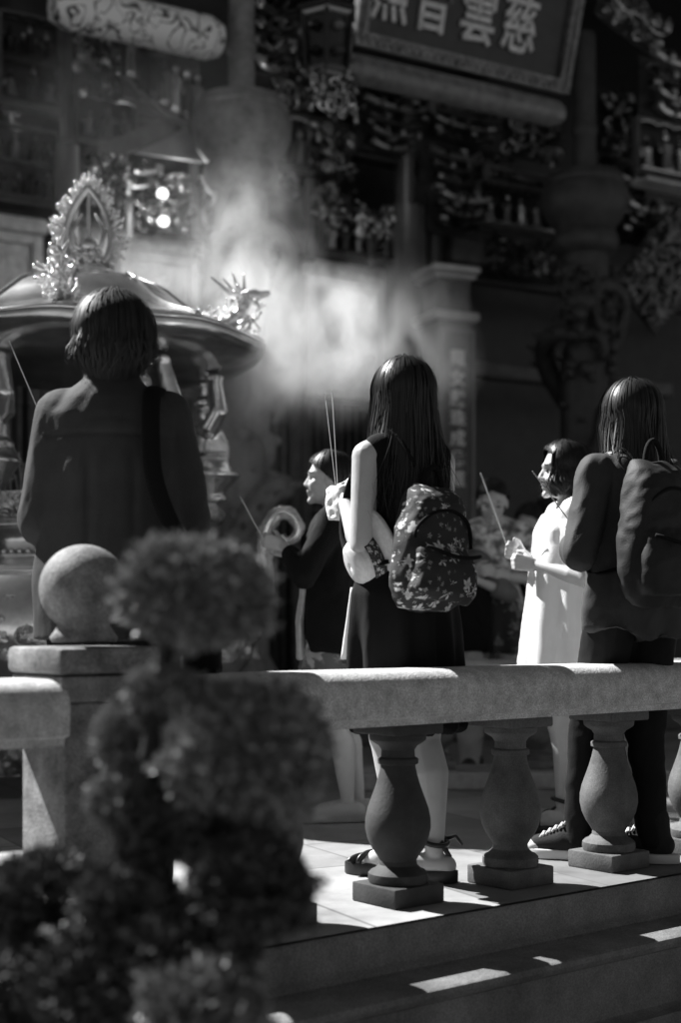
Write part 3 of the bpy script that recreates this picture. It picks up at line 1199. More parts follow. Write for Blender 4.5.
# frieze bands of carving above the stone panels and under the beams
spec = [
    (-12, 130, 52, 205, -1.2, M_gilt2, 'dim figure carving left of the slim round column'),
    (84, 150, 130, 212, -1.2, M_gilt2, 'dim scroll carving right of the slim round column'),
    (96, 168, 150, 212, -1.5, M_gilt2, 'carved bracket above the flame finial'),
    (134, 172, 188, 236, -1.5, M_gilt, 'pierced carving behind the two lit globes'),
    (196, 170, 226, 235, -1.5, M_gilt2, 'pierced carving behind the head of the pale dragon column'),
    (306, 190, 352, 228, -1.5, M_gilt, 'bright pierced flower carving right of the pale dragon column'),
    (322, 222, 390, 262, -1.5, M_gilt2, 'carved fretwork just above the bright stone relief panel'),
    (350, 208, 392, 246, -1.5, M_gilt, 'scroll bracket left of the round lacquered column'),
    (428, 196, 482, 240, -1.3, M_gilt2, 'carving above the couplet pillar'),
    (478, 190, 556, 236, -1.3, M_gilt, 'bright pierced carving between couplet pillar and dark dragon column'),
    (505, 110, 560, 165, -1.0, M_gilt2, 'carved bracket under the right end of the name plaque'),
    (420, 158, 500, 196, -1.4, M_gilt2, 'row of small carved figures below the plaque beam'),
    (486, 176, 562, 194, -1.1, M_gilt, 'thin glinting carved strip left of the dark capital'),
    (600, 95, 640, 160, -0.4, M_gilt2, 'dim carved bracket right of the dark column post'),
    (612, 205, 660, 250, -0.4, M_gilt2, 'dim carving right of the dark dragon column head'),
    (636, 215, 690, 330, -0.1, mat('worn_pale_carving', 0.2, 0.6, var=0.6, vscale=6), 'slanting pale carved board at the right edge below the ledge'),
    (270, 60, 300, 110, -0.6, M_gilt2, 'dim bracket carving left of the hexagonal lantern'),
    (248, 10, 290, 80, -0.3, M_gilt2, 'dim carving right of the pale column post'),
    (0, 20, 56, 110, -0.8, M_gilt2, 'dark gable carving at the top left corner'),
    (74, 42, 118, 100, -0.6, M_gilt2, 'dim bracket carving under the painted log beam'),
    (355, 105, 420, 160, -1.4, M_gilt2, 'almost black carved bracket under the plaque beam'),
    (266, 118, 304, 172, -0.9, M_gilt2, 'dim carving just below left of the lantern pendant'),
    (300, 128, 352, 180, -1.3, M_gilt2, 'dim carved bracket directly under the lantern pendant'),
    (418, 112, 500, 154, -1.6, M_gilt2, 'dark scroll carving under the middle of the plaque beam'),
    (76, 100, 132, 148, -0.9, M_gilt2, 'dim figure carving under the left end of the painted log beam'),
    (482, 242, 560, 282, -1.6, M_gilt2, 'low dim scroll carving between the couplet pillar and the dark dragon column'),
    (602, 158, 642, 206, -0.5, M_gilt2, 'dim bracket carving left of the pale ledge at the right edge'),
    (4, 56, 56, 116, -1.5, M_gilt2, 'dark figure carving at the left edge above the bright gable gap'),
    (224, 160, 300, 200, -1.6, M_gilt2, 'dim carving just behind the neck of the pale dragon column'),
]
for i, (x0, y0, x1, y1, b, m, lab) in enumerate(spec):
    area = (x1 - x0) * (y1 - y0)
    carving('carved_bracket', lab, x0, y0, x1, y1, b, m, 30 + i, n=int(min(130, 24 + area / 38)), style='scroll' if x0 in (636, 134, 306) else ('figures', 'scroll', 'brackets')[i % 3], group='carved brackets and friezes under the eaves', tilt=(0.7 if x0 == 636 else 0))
# row of carved figures on a curved board, left of the pale column
a0, z0 = hit(122, 112, -0.2)
a1, z1 = hit(200, 62, -0.2)
t = hthing('figure_frieze', 'curved frieze of standing carved figures left of the pale column post', 'carving', (a0 + a1) / 2, -0.2, z0)
W_, HH = a1 - a0, z1 - z0
fg = MB()
for i in range(7):
    x = -W_ / 2 + W_ * (i + 0.5) / 7
    zb_ = 0.17 * (1 - (i + 0.5) / 7) ** 2 * 1.6
    s = HH * 0.46
    fg.loft([(x, -0.05, zb_ + s * q, 0.05 * e, 0.045 * e) for q, e in ((0, 1.1), (0.3, 1), (0.7, 0.9), (1.1, 1.05), (1.35, 0.5))], 12)
    fg.ball((x, -0.05, zb_ + s * 1.52), 0.038, 10)
    fg.cap((x + 0.04, -0.06, zb_ + s * 1.15), (x + 0.05, -0.1, zb_ + s * 0.7), 0.018, 0.014, 7)
me = fg.mesh()
link('figures', me, M_gilt, t)
k = MB()
k.tube([(-W_ / 2 + W_ * f, -0.04, 0.28 * (1 - f) ** 2 - 0.03) for f in [i / 14 for i in range(15)]], 0.028, 8)
k.box((0, 0.03, HH / 2 + 0.12), (W_, 0.03, HH))
k.build('board', M_wood2, t)
# sloping boards of the porch ceiling beside the pale column
t = hthing('sloping_board', 'plain sloping porch board forming a pale triangle left of the drum capital', 'board', 0, -0.35, 0)
pts = [hit(x, y, -0.35) for x, y in ((136, 152), (186, 127), (208, 158), (205, 162))]
mb = MB()
mb.rings([[(a, y, z) for a, z in pts] for y in (0.0, 0.05)])
mb.build('board', mat('pale_board', 0.30, 0.6, var=0.2), t, fixn=True)
t = hthing('sloping_board', 'dark sloping porch board above the pale triangle, left of the drum capital', 'board', 0, -0.30, 0)
pts = [hit(x, y, -0.30) for x, y in ((84, 150), (186, 108), (210, 128), (186, 126), (130, 153))]
mb = MB()
mb.rings([[(a, y, z) for a, z in pts] for y in (0.0, 0.04)])
mb.build('board', M_wood2, t, fixn=True)
# two lit globes
for px, py, lab in ((162, 194, 'upper of two small lit globes behind the burner lid'), (163, 222, 'lower of two small lit globes behind the burner lid')):
    a, z = hit(px, py, -1.2)
    g = hthing('globe_lamp', lab, 'lamp', a, -1.2, z)
    mb = MB()
    mb.ball((0, 0, 0), 0.046, 16)
    me_ = mat('lit_globe', 0.8, 0.4)
    me_.node_tree.nodes['Principled BSDF'].inputs['Emission Color'].default_value = (1, 1, 1, 1)
    me_.node_tree.nodes['Principled BSDF'].inputs['Emission Strength'].default_value = 2.0
    mb.build('globe', me_, g, smooth=True)
    pl_ = bpy.data.lights.new('globe_light', 'POINT')
    pl_.energy = 8
    pl_.shadow_soft_size = 0.06
    po_ = bpy.data.objects.new('globe_light', pl_)
    COL.objects.link(po_)
    po_.parent = g
    po_.location = (0, -0.38, 0)
    mb = MB()
    mb.lathe([(0.03, -0.075), (0.05, -0.065), (0.045, -0.045), (0.02, -0.04)], 12)
    mb.tube([(0, 0, -0.07), (0, 0.25, -0.07)], 0.012, 6)
    mb.build('holder', M_gilt, g, smooth=True)
# thin vertical posts in the fretwork
for px, y0, y1 in ((310, 178, 262), (370, 238, 268), (128, 196, 240), (194, 158, 240), (434, 206, 262)):
    a, zt_ = hit(px, y0, -1.45)
    _, zb_ = hit(px, y1, -1.45)
    q = hthing('fretwork_post', {310: 'thin upright post right of the pale dragon column', 370: 'short upright post above the bright stone relief panel', 128: 'thin upright post right of the flame finial', 194: 'thin upright post left of the dragon head', 434: 'short upright post standing over the couplet pillar'}[px], 'post', a, -1.45, zb_)
    mb = MB()
    mb.box((0, 0, (zt_ - zb_) / 2), (0.07, 0.07, zt_ - zb_))
    mb.build('post', M_colr, q, bevel=0.015)
# ================================================================ bronze incense burner
M_bronze = mat('polished_bronze', 0.75, 0.17, metal=0.9, var=0.3, vscale=5, bump=0.10, bscale=9, bdist=0.02)
M_bronze_d = mat('dark_bronze', 0.48, 0.20, metal=0.93, var=0.4, vscale=4, bump=0.08, bscale=7, bdist=0.02)
M_chased = mat('chased_bronze', 0.8, 0.18, metal=0.85, var=0.5, vscale=22, bump=0.9, bscale=34, bdist=0.03, detail=3)
M_spark = mat('bright_gilt', 0.92, 0.2, metal=0.75)
BX, BY = -1.216, 6.85
bur = thing('incense_burner', 'large polished bronze incense burner with domed lid held up by small figures', 'incense burner', (BX, BY, 0))
bur.scale = (1.03, 1.03, 1.03)


def chase(me, amp, scale, zr=None):
    def fn(co, no):
        v = np.abs(nz(co, scale, 3.1)) * 2 - 0.6
        v = v * amp
        if zr is not None:
            v = v * ((co[:, 2] > zr[0]) & (co[:, 2] < zr[1]))
        return co + no * v[:, None]
    return displace(me, fn)


# pot
mb = MB()
mb.lathe([(0.05, 0.33), (0.42, 0.34), (0.58, 0.40), (0.70, 0.50), (0.775, 0.62), (0.80, 0.74), (0.785, 0.86), (0.73, 0.955), (0.66, 1.0), (0.565, 1.02), (0.535, 1.05), (0.53, 1.12), (0.54, 1.18), (0.57, 1.205)], 72, cap1=True)
mb.build('pot', M_bronze, bur, smooth=True)
mb = MB()
N = 26
mb.lathe([(0.56, 1.206)] + [(0.575 + 0.06 * math.sin(PI * min(1, (i / N) * 1.15)) ** 0.6, 1.21 + 0.125 * i / N) for i in range(N + 1)] + [(0.55, 1.338), (0.5, 1.33), (0.48, 1.25)], 160, cap0=False, cap1=False)
me = mb.mesh()
chase(me, 0.014, 22, (1.215, 1.33))
link('rim', me, M_chased, bur)
mb = MB()
for z_, r_ in ((1.0, 0.672), (0.985, 0.70), (1.055, 0.548), (1.19, 0.57)):
    mb.tube([(r_ * math.cos(2 * PI * i / 64), r_ * math.sin(2 * PI * i / 64), z_) for i in range(65)], 0.012, 8)
for i in range(80):
    q = 2 * PI * i / 80
    mb.ball((0.545 * math.cos(q), 0.545 * math.sin(q), 1.075), 0.014, 6)
mb.build('ring_mouldings', M_bronze, bur, smooth=True)
mb = MB()
mb.lathe([(0.535 + 0.008, 1.095), (0.548, 1.175)], 140, cap0=False, cap1=False)
mb2 = MB()
mb2.lathe([(0.803 - 0.03 * abs(i / 16 - 0.5) ** 2 * 4 + 0.004, 0.60 + 0.28 * i / 16) for i in range(17)], 150, cap0=False, cap1=False)
me = mb2.mesh()
chase(me, 0.035, 9)
link('relief_band', me, M_chased, bur)
# ash and incense bundle inside
mb = MB()
mb.lathe([(0.0005, 1.262), (0.45, 1.25)], 32, cap0=False, cap1=False)
mb.build('ash', mat('ash', 0.35, 0.95, var=0.3), bur, smooth=True)
# legs
for k in range(4):
    q = PI / 4 + k * PI / 2
    c, s = math.cos(q), math.sin(q)
    lg = MB()
    lg.tube([(0.60 * c, 0.60 * s, 0.56), (0.70 * c, 0.70 * s, 0.42), (0.66 * c, 0.66 * s, 0.24), (0.62 * c, 0.62 * s, 0.1), (0.68 * c, 0.68 * s, 0.03), (0.70 * c, 0.70 * s, 0.0)], [0.14, 0.15, 0.10, 0.08, 0.10, 0.11], 14)
    lg.ball((0.74 * c, 0.74 * s, 0.46), (0.10, 0.10, 0.09), 12)
    for sg in (-1, 1):
        lg.ball((0.80 * c - 0.05 * s * sg, 0.80 * s + 0.05 * c * sg, 0.50), 0.03, 8)
    me = remesh(lg, 0.014, 1)
    chase(me, 0.018, 18)
    link('leg', me, M_chased, bur)
# lid: six-lobed umbrella dome
def lobe(r, z, a):
    k = 0.5 + 0.5 * math.cos(8 * a)
    f = smooth01(np.array((r - 0.25) / 0.5))
    return r * (1 + 0.02 * float(f) * (k - 0.5)), z + 0.010 * float(f) * (k ** 2 - 0.4)


lid = MB()
prof = [(0.02, 2.385), (0.12, 2.38), (0.22, 2.37), (0.30, 2.345), (0.37, 2.305), (0.43, 2.255), (0.49, 2.205), (0.56, 2.165), (0.64, 2.13), (0.72, 2.105), (0.785, 2.085), (0.812, 2.065), (0.818, 2.045), (0.812, 2.025), (0.79, 2.0), (0.74, 1.972), (0.66, 1.95), (0.56, 1.936), (0.42, 1.928), (0.25, 1.925), (0.02, 1.924)]
lid.lathe(prof, 120, fn=lobe)
lido = lid.build('lid', M_bronze_d, bur, smooth=True)
rb = MB()
for k in range(8):
    q = k * PI / 4
    pts = []
    for (r_, z_) in prof[3:12]:
        rr, zz = lobe(r_, z_, q)
        pts.append((rr * math.cos(q), rr * math.sin(q), zz + 0.008))
    rb.tube(pts, 0.009, 8)
rb.build('lid_ribs', M_bronze, lido, smooth=True)
rb = MB()
rb.tube([((lobe(0.81, 2.062, q)[0]) * math.cos(q), lobe(0.81, 2.062, q)[0] * math.sin(q), lobe(0.81, 2.062, q)[1]) for q in [2 * PI * i / 120 for i in range(121)]], 0.011, 8)
rb.build('lid_edge', M_bronze, lido, smooth=True)
# dragon ornaments on the rib ends
def rib_ornament(seed):
    rn = random.Random(seed)
    mb = MB()
    mb.tube([(-0.22, 0, 0.03), (-0.12, 0.02, 0.07), (-0.05, -0.02, 0.05), (0.0, 0, 0.10), (0.03, 0, 0.17)], [0.015, 0.03, 0.035, 0.035, 0.03], 8)
    mb.ball((0.06, 0, 0.19), (0.05, 0.035, 0.035), 10)
    mb.cap((0.07, 0, 0.19), (0.13, 0, 0.20), 0.025, 0.016)
    for i in range(120):
        c = V((rn.uniform(-0.17, 0.1), rn.uniform(-0.06, 0.06), 0)) 
        c.z = rn.uniform(0.02, 0.10 + 0.11 * max(0, 1 - abs(c.x - 0.02) / 0.12))
        e = c + V((rn.uniform(-0.03, 0.03), rn.uniform(-0.03, 0.03), rn.uniform(0.0, 0.04)))
        mb.cap(c, e, rn.uniform(0.004, 0.009), 0.003, 5)
        mb.ball(e, rn.uniform(0.005, 0.011), 6)
    for i in range(4):
        mb.cap((0.02 - 0.02 * i, 0, 0.2), (0.02 - 0.05 * i, 0.03 * (-1) ** i, 0.30 - 0.01 * i), 0.014, 0.004, 6)
    return mb


for k in range(4):
    q = k * PI / 2
    rr, zz = lobe(0.70, 2.11, q)
    o = rib_ornament(k).build('dragon_ornament', M_spark, lido, smooth=True)
    o.location = (rr * math.cos(q), rr * math.sin(q), zz - 0.01)
    o.rotation_euler = (0, 0, q)
# flame pearl finial
fin = MB()
zc = 2.60
rn = random.Random(5)


def drop(t, s=1.0):
    """teardrop outline, t 0..1 from the tip round"""
    a = 2 * PI * t
    x = 0.135 * math.sin(a) * (0.5 - 0.5 * math.cos(a)) ** 0.35 * 1.0
    z = 0.19 * math.cos(a)
    return V((x * s, 0, zc + z * s + 0.01))


fin.tube([drop(i / 40) for i in range(41)], 0.022, 8)
fin.cap((0, 0, 2.38), (0, 0, 2.86), 0.014, 0.006, 8)
fin.cap((0, 0, 2.86), (0, 0, 2.90), 0.003, 0.002, 6)
fin.ball((0, 0, 2.53), 0.045, 12)
fin.ball((0, 0, 2.46), (0.08, 0.06, 0.035), 10)
fin.ball((0, 0, 2.41), (0.12, 0.1, 0.03), 12)
for sg in (-1, 1):
    fin.tube([(sg * 0.015, 0, 2.5), (sg * 0.06, 0, 2.53), (sg * 0.075, 0, 2.6), (sg * 0.03, 0, 2.68)], [0.016, 0.014, 0.012, 0.006], 7)
fino = fin.build('flame_finial', M_bronze, bur, smooth=True)
fl_ = MB()
for i in range(330):
    t = rn.uniform(0.04, 0.96)
    p = drop(t)
    o = (p - V((0, 0, zc - 0.02))).normalized()
    o = (o + V((rn.uniform(-0.5, 0.5), rn.uniform(-1.1, 1.1), rn.uniform(-0.1, 0.7)))).normalized()
    L = rn.uniform(0.03, 0.075)
    p1 = p + o * L
    fl_.cap(p, p1, rn.uniform(0.006, 0.012), 0.003, 5)
    fl_.ball(p1, rn.uniform(0.006, 0.012), 6)
for i in range(90):
    a = rn.uniform(0, 2 * PI)
    z_ = rn.uniform(2.38, 2.5)
    r_ = 0.05 + rn.uniform(0, 0.09) * (2.52 - z_) / 0.14
    fl_.ball((r_ * math.cos(a), r_ * math.sin(a) * 0.8, z_), rn.uniform(0.01, 0.018), 6)
fl_.build('flames', M_spark, fino, smooth=True)
# small figures that carry the lid
fg = MB()
fg.ball((0.015, 0, 0.425), (0.052, 0.048, 0.06), 14)
fg.ball((0.055, 0, 0.415), (0.02, 0.03, 0.03), 8)
fg.loft([(0, 0, 0.465, 0.05, 0.05), (0, 0, 0.49, 0.048, 0.048), (0, 0, 0.515, 0.03, 0.03)], 14)
fg.loft([(0, 0, 0.13, 0.08, 0.10), (0.01, 0, 0.18, 0.085, 0.095), (0.02, 0, 0.235, 0.08, 0.08), (0.02, 0, 0.29, 0.075, 0.085), (0.01, 0, 0.34, 0.06, 0.09), (0.0, 0, 0.375, 0.045, 0.06), (0, 0, 0.39, 0.03, 0.03)], 18)
for sg in (-1, 1):
    fg.cap((0.0, 0.08 * sg, 0.345), (0.03, 0.125 * sg, 0.42), 0.040, 0.036)
    fg.cap((0.03, 0.125 * sg, 0.42), (0.02, 0.095 * sg, 0.56), 0.036, 0.029)
    fg.ball((0.02, 0.09 * sg, 0.585), (0.04, 0.03, 0.022), 10)
    fg.ball((0.03, 0.04 * sg, 0.02), (0.05, 0.03, 0.02), 8)
fg.loft([(0.0, 0, 0.0, 0.04, 0.05), (0.01, 0, 0.04, 0.055, 0.065), (0.015, 0, 0.09, 0.088, 0.098), (0.015, 0, 0.125, 0.112, 0.118), (0.012, 0, 0.14, 0.114, 0.12), (0.01, 0, 0.16, 0.10, 0.108), (0.008, 0, 0.21, 0.078, 0.088)], 24)
fg.loft([(0.015, 0, 0.126, 0.120, 0.126), (0.015, 0, 0.140, 0.120, 0.126)], 24)
fg.loft([(0.01, 0, 0.205, 0.086, 0.094), (0.01, 0, 0.222, 0.088, 0.094)], 20)
me_f = remesh(fg, 0.009, 2)
for k in range(5):
    q = R(15) + k * R(72)
    o = link('supporting_figure', me_f if k == 0 else me_f, None if k else M_bronze, bur)
    o.location = (0.555 * math.cos(q), 0.555 * math.sin(q), 1.335)
    o.rotation_euler = (0, 0, q)
    o.scale = (1.22, 1.15, 1.0)
# scroll handles, left and right
for sg in (1, -1):
    hp = []
    for (px, py) in ((236, 640), (254, 624), (265, 600), (266, 570), (266, 546), (270, 529), (281, 518), (293, 520), (300, 531), (297, 543), (288, 546), (283, 540)):
        p = P(px, py, 6.6)
        hp.append(V((sg * (p.x + 1.172), -0.02, p.z)))
    mb = MB()
    # smooth the path
    q = []
    for i in range(len(hp) - 1):
        p0, p1, p2, p3 = hp[max(i - 1, 0)], hp[i], hp[i + 1], hp[min(i + 2, len(hp) - 1)]
        for j in range(6):
            t = j / 6
            q.append(0.5 * ((2 * p1) + (-p0 + p2) * t + (2 * p0 - 5 * p1 + 4 * p2 - p3) * t * t + (-p0 + 3 * p1 - 3 * p2 + p3) * t ** 3))
    n = len(q)
    mb.tube(q, [0.042 * (1 - 0.66 * (i / n) ** 2) for i in range(n)], 18, flat=1.5, up=(0, 0, 1) if False else (1, 0, 0))
    me = mb.mesh()
    chase(me, 0.010, 30)
    ho = link('scroll_handle', me, mat('sunlit_bronze', 0.8, 0.3, metal=0.35, var=0.5, vscale=24), bur)  # handle bronze lightened in colour to stand in for sunlight on it
    mb = MB()
    for side in (-0.062, 0.062):
        mb.tube([p + V((0, side, 0)) for p in q], [0.016 * (1 - 0.4 * i / n) for i in range(n)], 8)
    mb.build('handle_edge', M_spark, ho, smooth=True)
# incense sticks standing in the ash
rn = random.Random(21)
st = MB()
for i in range(60):
    a, r_ = rn.uniform(0, 2 * PI), 0.4 * math.sqrt(rn.random())
    x, y = r_ * math.cos(a), r_ * math.sin(a)
    st.cap((x, y, 1.24), (x + rn.uniform(-0.04, 0.04), y + rn.uniform(-0.04, 0.04), 1.24 + rn.uniform(0.15, 0.34)), 0.003, 0.003, 5)
so_ = st.build('standing_incense', mat('incense_stick', 0.5, 0.8), None)
tag(so_, 'cluster of thin incense sticks planted in the ash of the bronze burner', 'incense sticks', kind='stuff')
so_.location = (BX, BY, 0.03)

# ================================================================ incense smoke
LOBES = [((282, 352), 7.05, (0.30, 0.32, 0.32), 0.95), ((320, 330), 7.15, (0.46, 0.34, 0.44), 0.62), ((265, 285), 7.1, (0.34, 0.3, 0.36), 0.18),
         ((250, 240), 7.15, (0.34, 0.3, 0.40), 0.10), ((285, 205), 7.2, (0.34, 0.3, 0.5), 0.075), ((170, 150), 7.3, (1.0, 0.4, 0.7), 0.009), ((365, 325), 7.3, (0.34, 0.3, 0.45), 0.10),
         ((165, 285), 7.3, (0.6, 0.3, 0.34), 0.24), ((425, 345), 7.5, (0.4, 0.3, 0.5), 0.07), ((235, 430), 7.2, (0.55, 0.3, 0.55), 0.15), ((60, 290), 7.3, (0.5, 0.3, 0.25), 0.07)]
sm = bpy.data.materials.new('incense_smoke')
sm.use_nodes = True
nt = sm.node_tree
nt.nodes.clear()
L = nt.links.new
out = nt.nodes.new('ShaderNodeOutputMaterial')
pv = nt.nodes.new('ShaderNodeVolumePrincipled')
pv.inputs['Color'].default_value = (0.97, 0.97, 0.97, 1)
pv.inputs['Anisotropy'].default_value = 0.35
L(pv.outputs[0], out.inputs['Volume'])
tc = nt.nodes.new('ShaderNodeTexCoord')
acc = None
# warp the coordinates so the plume curls
wn = nt.nodes.new('ShaderNodeTexNoise')
wn.inputs['Scale'].default_value = 1.7
wn.inputs['Detail'].default_value = 2
L(tc.outputs['Object'], wn.inputs['Vector'])
wsub = nt.nodes.new('ShaderNodeVectorMath')
wsub.operation = 'SUBTRACT'
L(wn.outputs['Color'], wsub.inputs[0])
wsub.inputs[1].default_value = (0.5, 0.5, 0.5)
wmul = nt.nodes.new('ShaderNodeVectorMath')
wmul.operation = 'SCALE'
wmul.inputs['Scale'].default_value = 0.42
L(wsub.outputs[0], wmul.inputs[0])
wadd = nt.nodes.new('ShaderNodeVectorMath')
wadd.operation = 'ADD'
L(tc.outputs['Object'], wadd.inputs[0])
L(wmul.outputs[0], wadd.inputs[1])
for (pp, Y, rr, wt) in LOBES:
    c = P(pp[0] - 22, pp[1] + 10, Y)
    s = nt.nodes.new('ShaderNodeVectorMath')
    s.operation = 'SUBTRACT'
    L(wadd.outputs[0], s.inputs[0])
    s.inputs[1].default_value = c
    d = nt.nodes.new('ShaderNodeVectorMath')
    d.operation = 'DIVIDE'
    L(s.outputs[0], d.inputs[0])
    d.inputs[1].default_value = rr
    ln_ = nt.nodes.new('ShaderNodeVectorMath')
    ln_.operation = 'LENGTH'
    L(d.outputs[0], ln_.inputs[0])
    r = nt.nodes.new('ShaderNodeMapRange')
    r.interpolation_type = 'SMOOTHSTEP'
    r.inputs['From Min'].default_value = 1.15
    r.inputs['From Max'].default_value = 0.1
    r.inputs['To Min'].default_value = 0
    r.inputs['To Max'].default_value = wt
    L(ln_.outputs['Value'], r.inputs['Value'])
    if acc is None:
        acc = r.outputs[0]
    else:
        ad = nt.nodes.new('ShaderNodeMath')
        ad.operation = 'ADD'
        L(acc, ad.inputs[0])
        L(r.outputs[0], ad.inputs[1])
        acc = ad.outputs[0]
n = nt.nodes.new('ShaderNodeTexNoise')
n.inputs['Scale'].default_value = 4.2
n.inputs['Detail'].default_value = 5.0
n.inputs['Roughness'].default_value = 0.6
n.inputs['Distortion'].default_value = 0.9
smap = nt.nodes.new('ShaderNodeMapping')
smap.inputs['Rotation'].default_value = (0, R(-28), 0)
smap.inputs['Scale'].default_value = (1.35, 1.0, 0.62)
L(wadd.outputs[0], smap.inputs['Vector'])
L(smap.outputs[0], n.inputs['Vector'])
nr = nt.nodes.new('ShaderNodeMapRange')
nr.inputs['From Min'].default_value = 0.36
nr.inputs['From Max'].default_value = 0.72
nr.inputs['To Min'].default_value = 0.0
nr.inputs['To Max'].default_value = 2.0
L(n.outputs[0], nr.inputs['Value'])
m1 = nt.nodes.new('ShaderNodeMath')
m1.operation = 'MULTIPLY'
L(acc, m1.inputs[0])
L(nr.outputs[0], m1.inputs[1])
m2 = nt.nodes.new('ShaderNodeMath')
m2.operation = 'MULTIPLY'
L(m1.outputs[0], m2.inputs[0])
m2.inputs[1].default_value = 6.5
L(m2.outputs[0], pv.inputs['Density'])
sb = MB()
c0 = P(235, 315, 7.25)
sb.box(c0 + V((0, 0, 0.2)), (3.3, 1.25, 2.9))
smo = sb.build('incense_smoke', sm, None)
tag(smo, 'drifting pale incense smoke rising from under the burner lid', 'smoke', kind='stuff')

# ================================================================ clipped shrubs in front of the balustrade
def leaf_mat(name, b0, b1):
    m = mat(name, (b0 + b1) / 2, 0.38)
    nt = m.node_tree
    g = nt.nodes.new('ShaderNodeNewGeometry')
    r = nt.nodes.new('ShaderNodeMapRange')
    r.inputs['To Min'].default_value = b0
    r.inputs['To Max'].default_value = b1
    nt.links.new(g.outputs['Random Per Island'], r.inputs['Value'])
    nt.links.new(r.outputs[0], nt.nodes['Principled BSDF'].inputs['Base Color'])
    nt.nodes['Principled BSDF'].inputs['Transmission Weight'].default_value = 0.0
    return m


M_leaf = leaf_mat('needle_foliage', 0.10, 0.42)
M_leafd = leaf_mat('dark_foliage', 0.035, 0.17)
M_bark = mat('bark', 0.025, 0.9, var=0.5, vscale=20, bump=0.8, bscale=30)


def pad(c, r, n, seed, leaf=0.010):
    """one clipped cushion: tufts of small leaves through an uneven ellipsoid"""
    rn = random.Random(seed)
    mb = MB()
    n = int(n * 2.0)
    leaf *= 0.78
    gap = [(V((rn.gauss(0, 1), rn.gauss(0, 1), rn.gauss(0, 1))).normalized()) for _ in range(7)]
    lumps = [(V((rn.gauss(0, 1), rn.gauss(0, 1), rn.gauss(0, 1))).normalized(), rn.uniform(0.75, 1.12)) for _ in range(16)]
    for i in range(n):
        d = V((rn.gauss(0, 1), rn.gauss(0, 1), rn.gauss(0, 1) + 0.15)).normalized()
        k = 0.8
        for ld, lr in lumps:
            q = max(0, d.dot(ld))
            k = max(k, lr * q ** 5) if q > 0.6 else k
        k *= 1 - 0.22 * max(0, max(d.dot(q) for q in gap) - 0.88) / 0.12
        rad = k * (1 - 0.5 * rn.random() ** 1.7) * (1.0 if rn.random() < 0.93 else rn.uniform(1.05, 1.22))
        p = V((d.x * r[0], d.y * r[1], d.z * r[2])) * rad
        # a tuft of three narrow leaves
        for j in range(3):
            o = (d + V((rn.uniform(-0.9, 0.9), rn.uniform(-0.9, 0.9), rn.uniform(-0.5, 0.9)))).normalized()
            s = o.cross(V((rn.uniform(-1, 1), rn.uniform(-1, 1), rn.uniform(-1, 1)))).normalized()
            L_ = leaf * rn.uniform(0.9, 2.2)
            w_ = leaf * 0.32
            b = V(c) + p
            mb.add([b - s * w_, b + o * L_ * 0.55 - s * w_ * 1.3, b + o * L_, b + o * L_ * 0.55 + s * w_ * 1.3], [(0, 1, 2, 3)])
    return mb


def px_pad(px, py, Y, rx, rz, ry, n, seed, leaf=0.010):
    c = P(px, py, Y)
    return pad(c, (rx / F * Y, ry, rz / F * Y), n, seed, leaf)


SY = 2.1
tree = thing('pruned_tree', 'small cloud-pruned tree with rounded cushions of fine foliage in front of the newel post', 'tree', P(128, 1100, SY) * 1)
tree.location.z = -0.75
tl_ = tree.location.copy()
TI = Matrix.Translation(-tl_)


def tree_part(name, mb, m, parent=None, smooth=False, loc=None):
    me = mb.mesh()
    me.transform(Matrix.Translation(-loc))
    return link(name, me, m, parent, smooth)


tk = MB()
path = [V((P(118, 1250, SY).x, SY, -0.75)), P(124, 1120, SY), P(120, 1000, SY), P(138, 920, SY + 0.02), P(128, 830, SY), P(150, 750, SY - 0.02), P(158, 680, SY), P(180, 625, SY)]
tk.tube(path, [0.040, 0.036, 0.034, 0.028, 0.020, 0.015, 0.011, 0.007], 12)
for pts, r_ in (([P(130, 840, SY), P(175, 810, SY - 0.04), P(220, 770, SY - 0.03)], [0.018, 0.014, 0.008]),
                ([P(138, 920, SY), P(190, 905, SY - 0.05), P(240, 880, SY - 0.06)], [0.022, 0.015, 0.008]),
                ([P(150, 750, SY), P(125, 735, SY + 0.03), P(110, 715, SY + 0.04)], [0.014, 0.010, 0.006]),
                ([P(120, 1000, SY), P(80, 960, SY), P(40, 930, SY)], [0.022, 0.014, 0.008]),
                ([P(120, 1010, SY), P(170, 1000, SY - 0.08), P(210, 1000, SY - 0.1)], [0.018, 0.012, 0.006])):
    tk.tube(pts, r_, 8)
tree_part('trunk', tk, M_bark, tree, True, tl_)
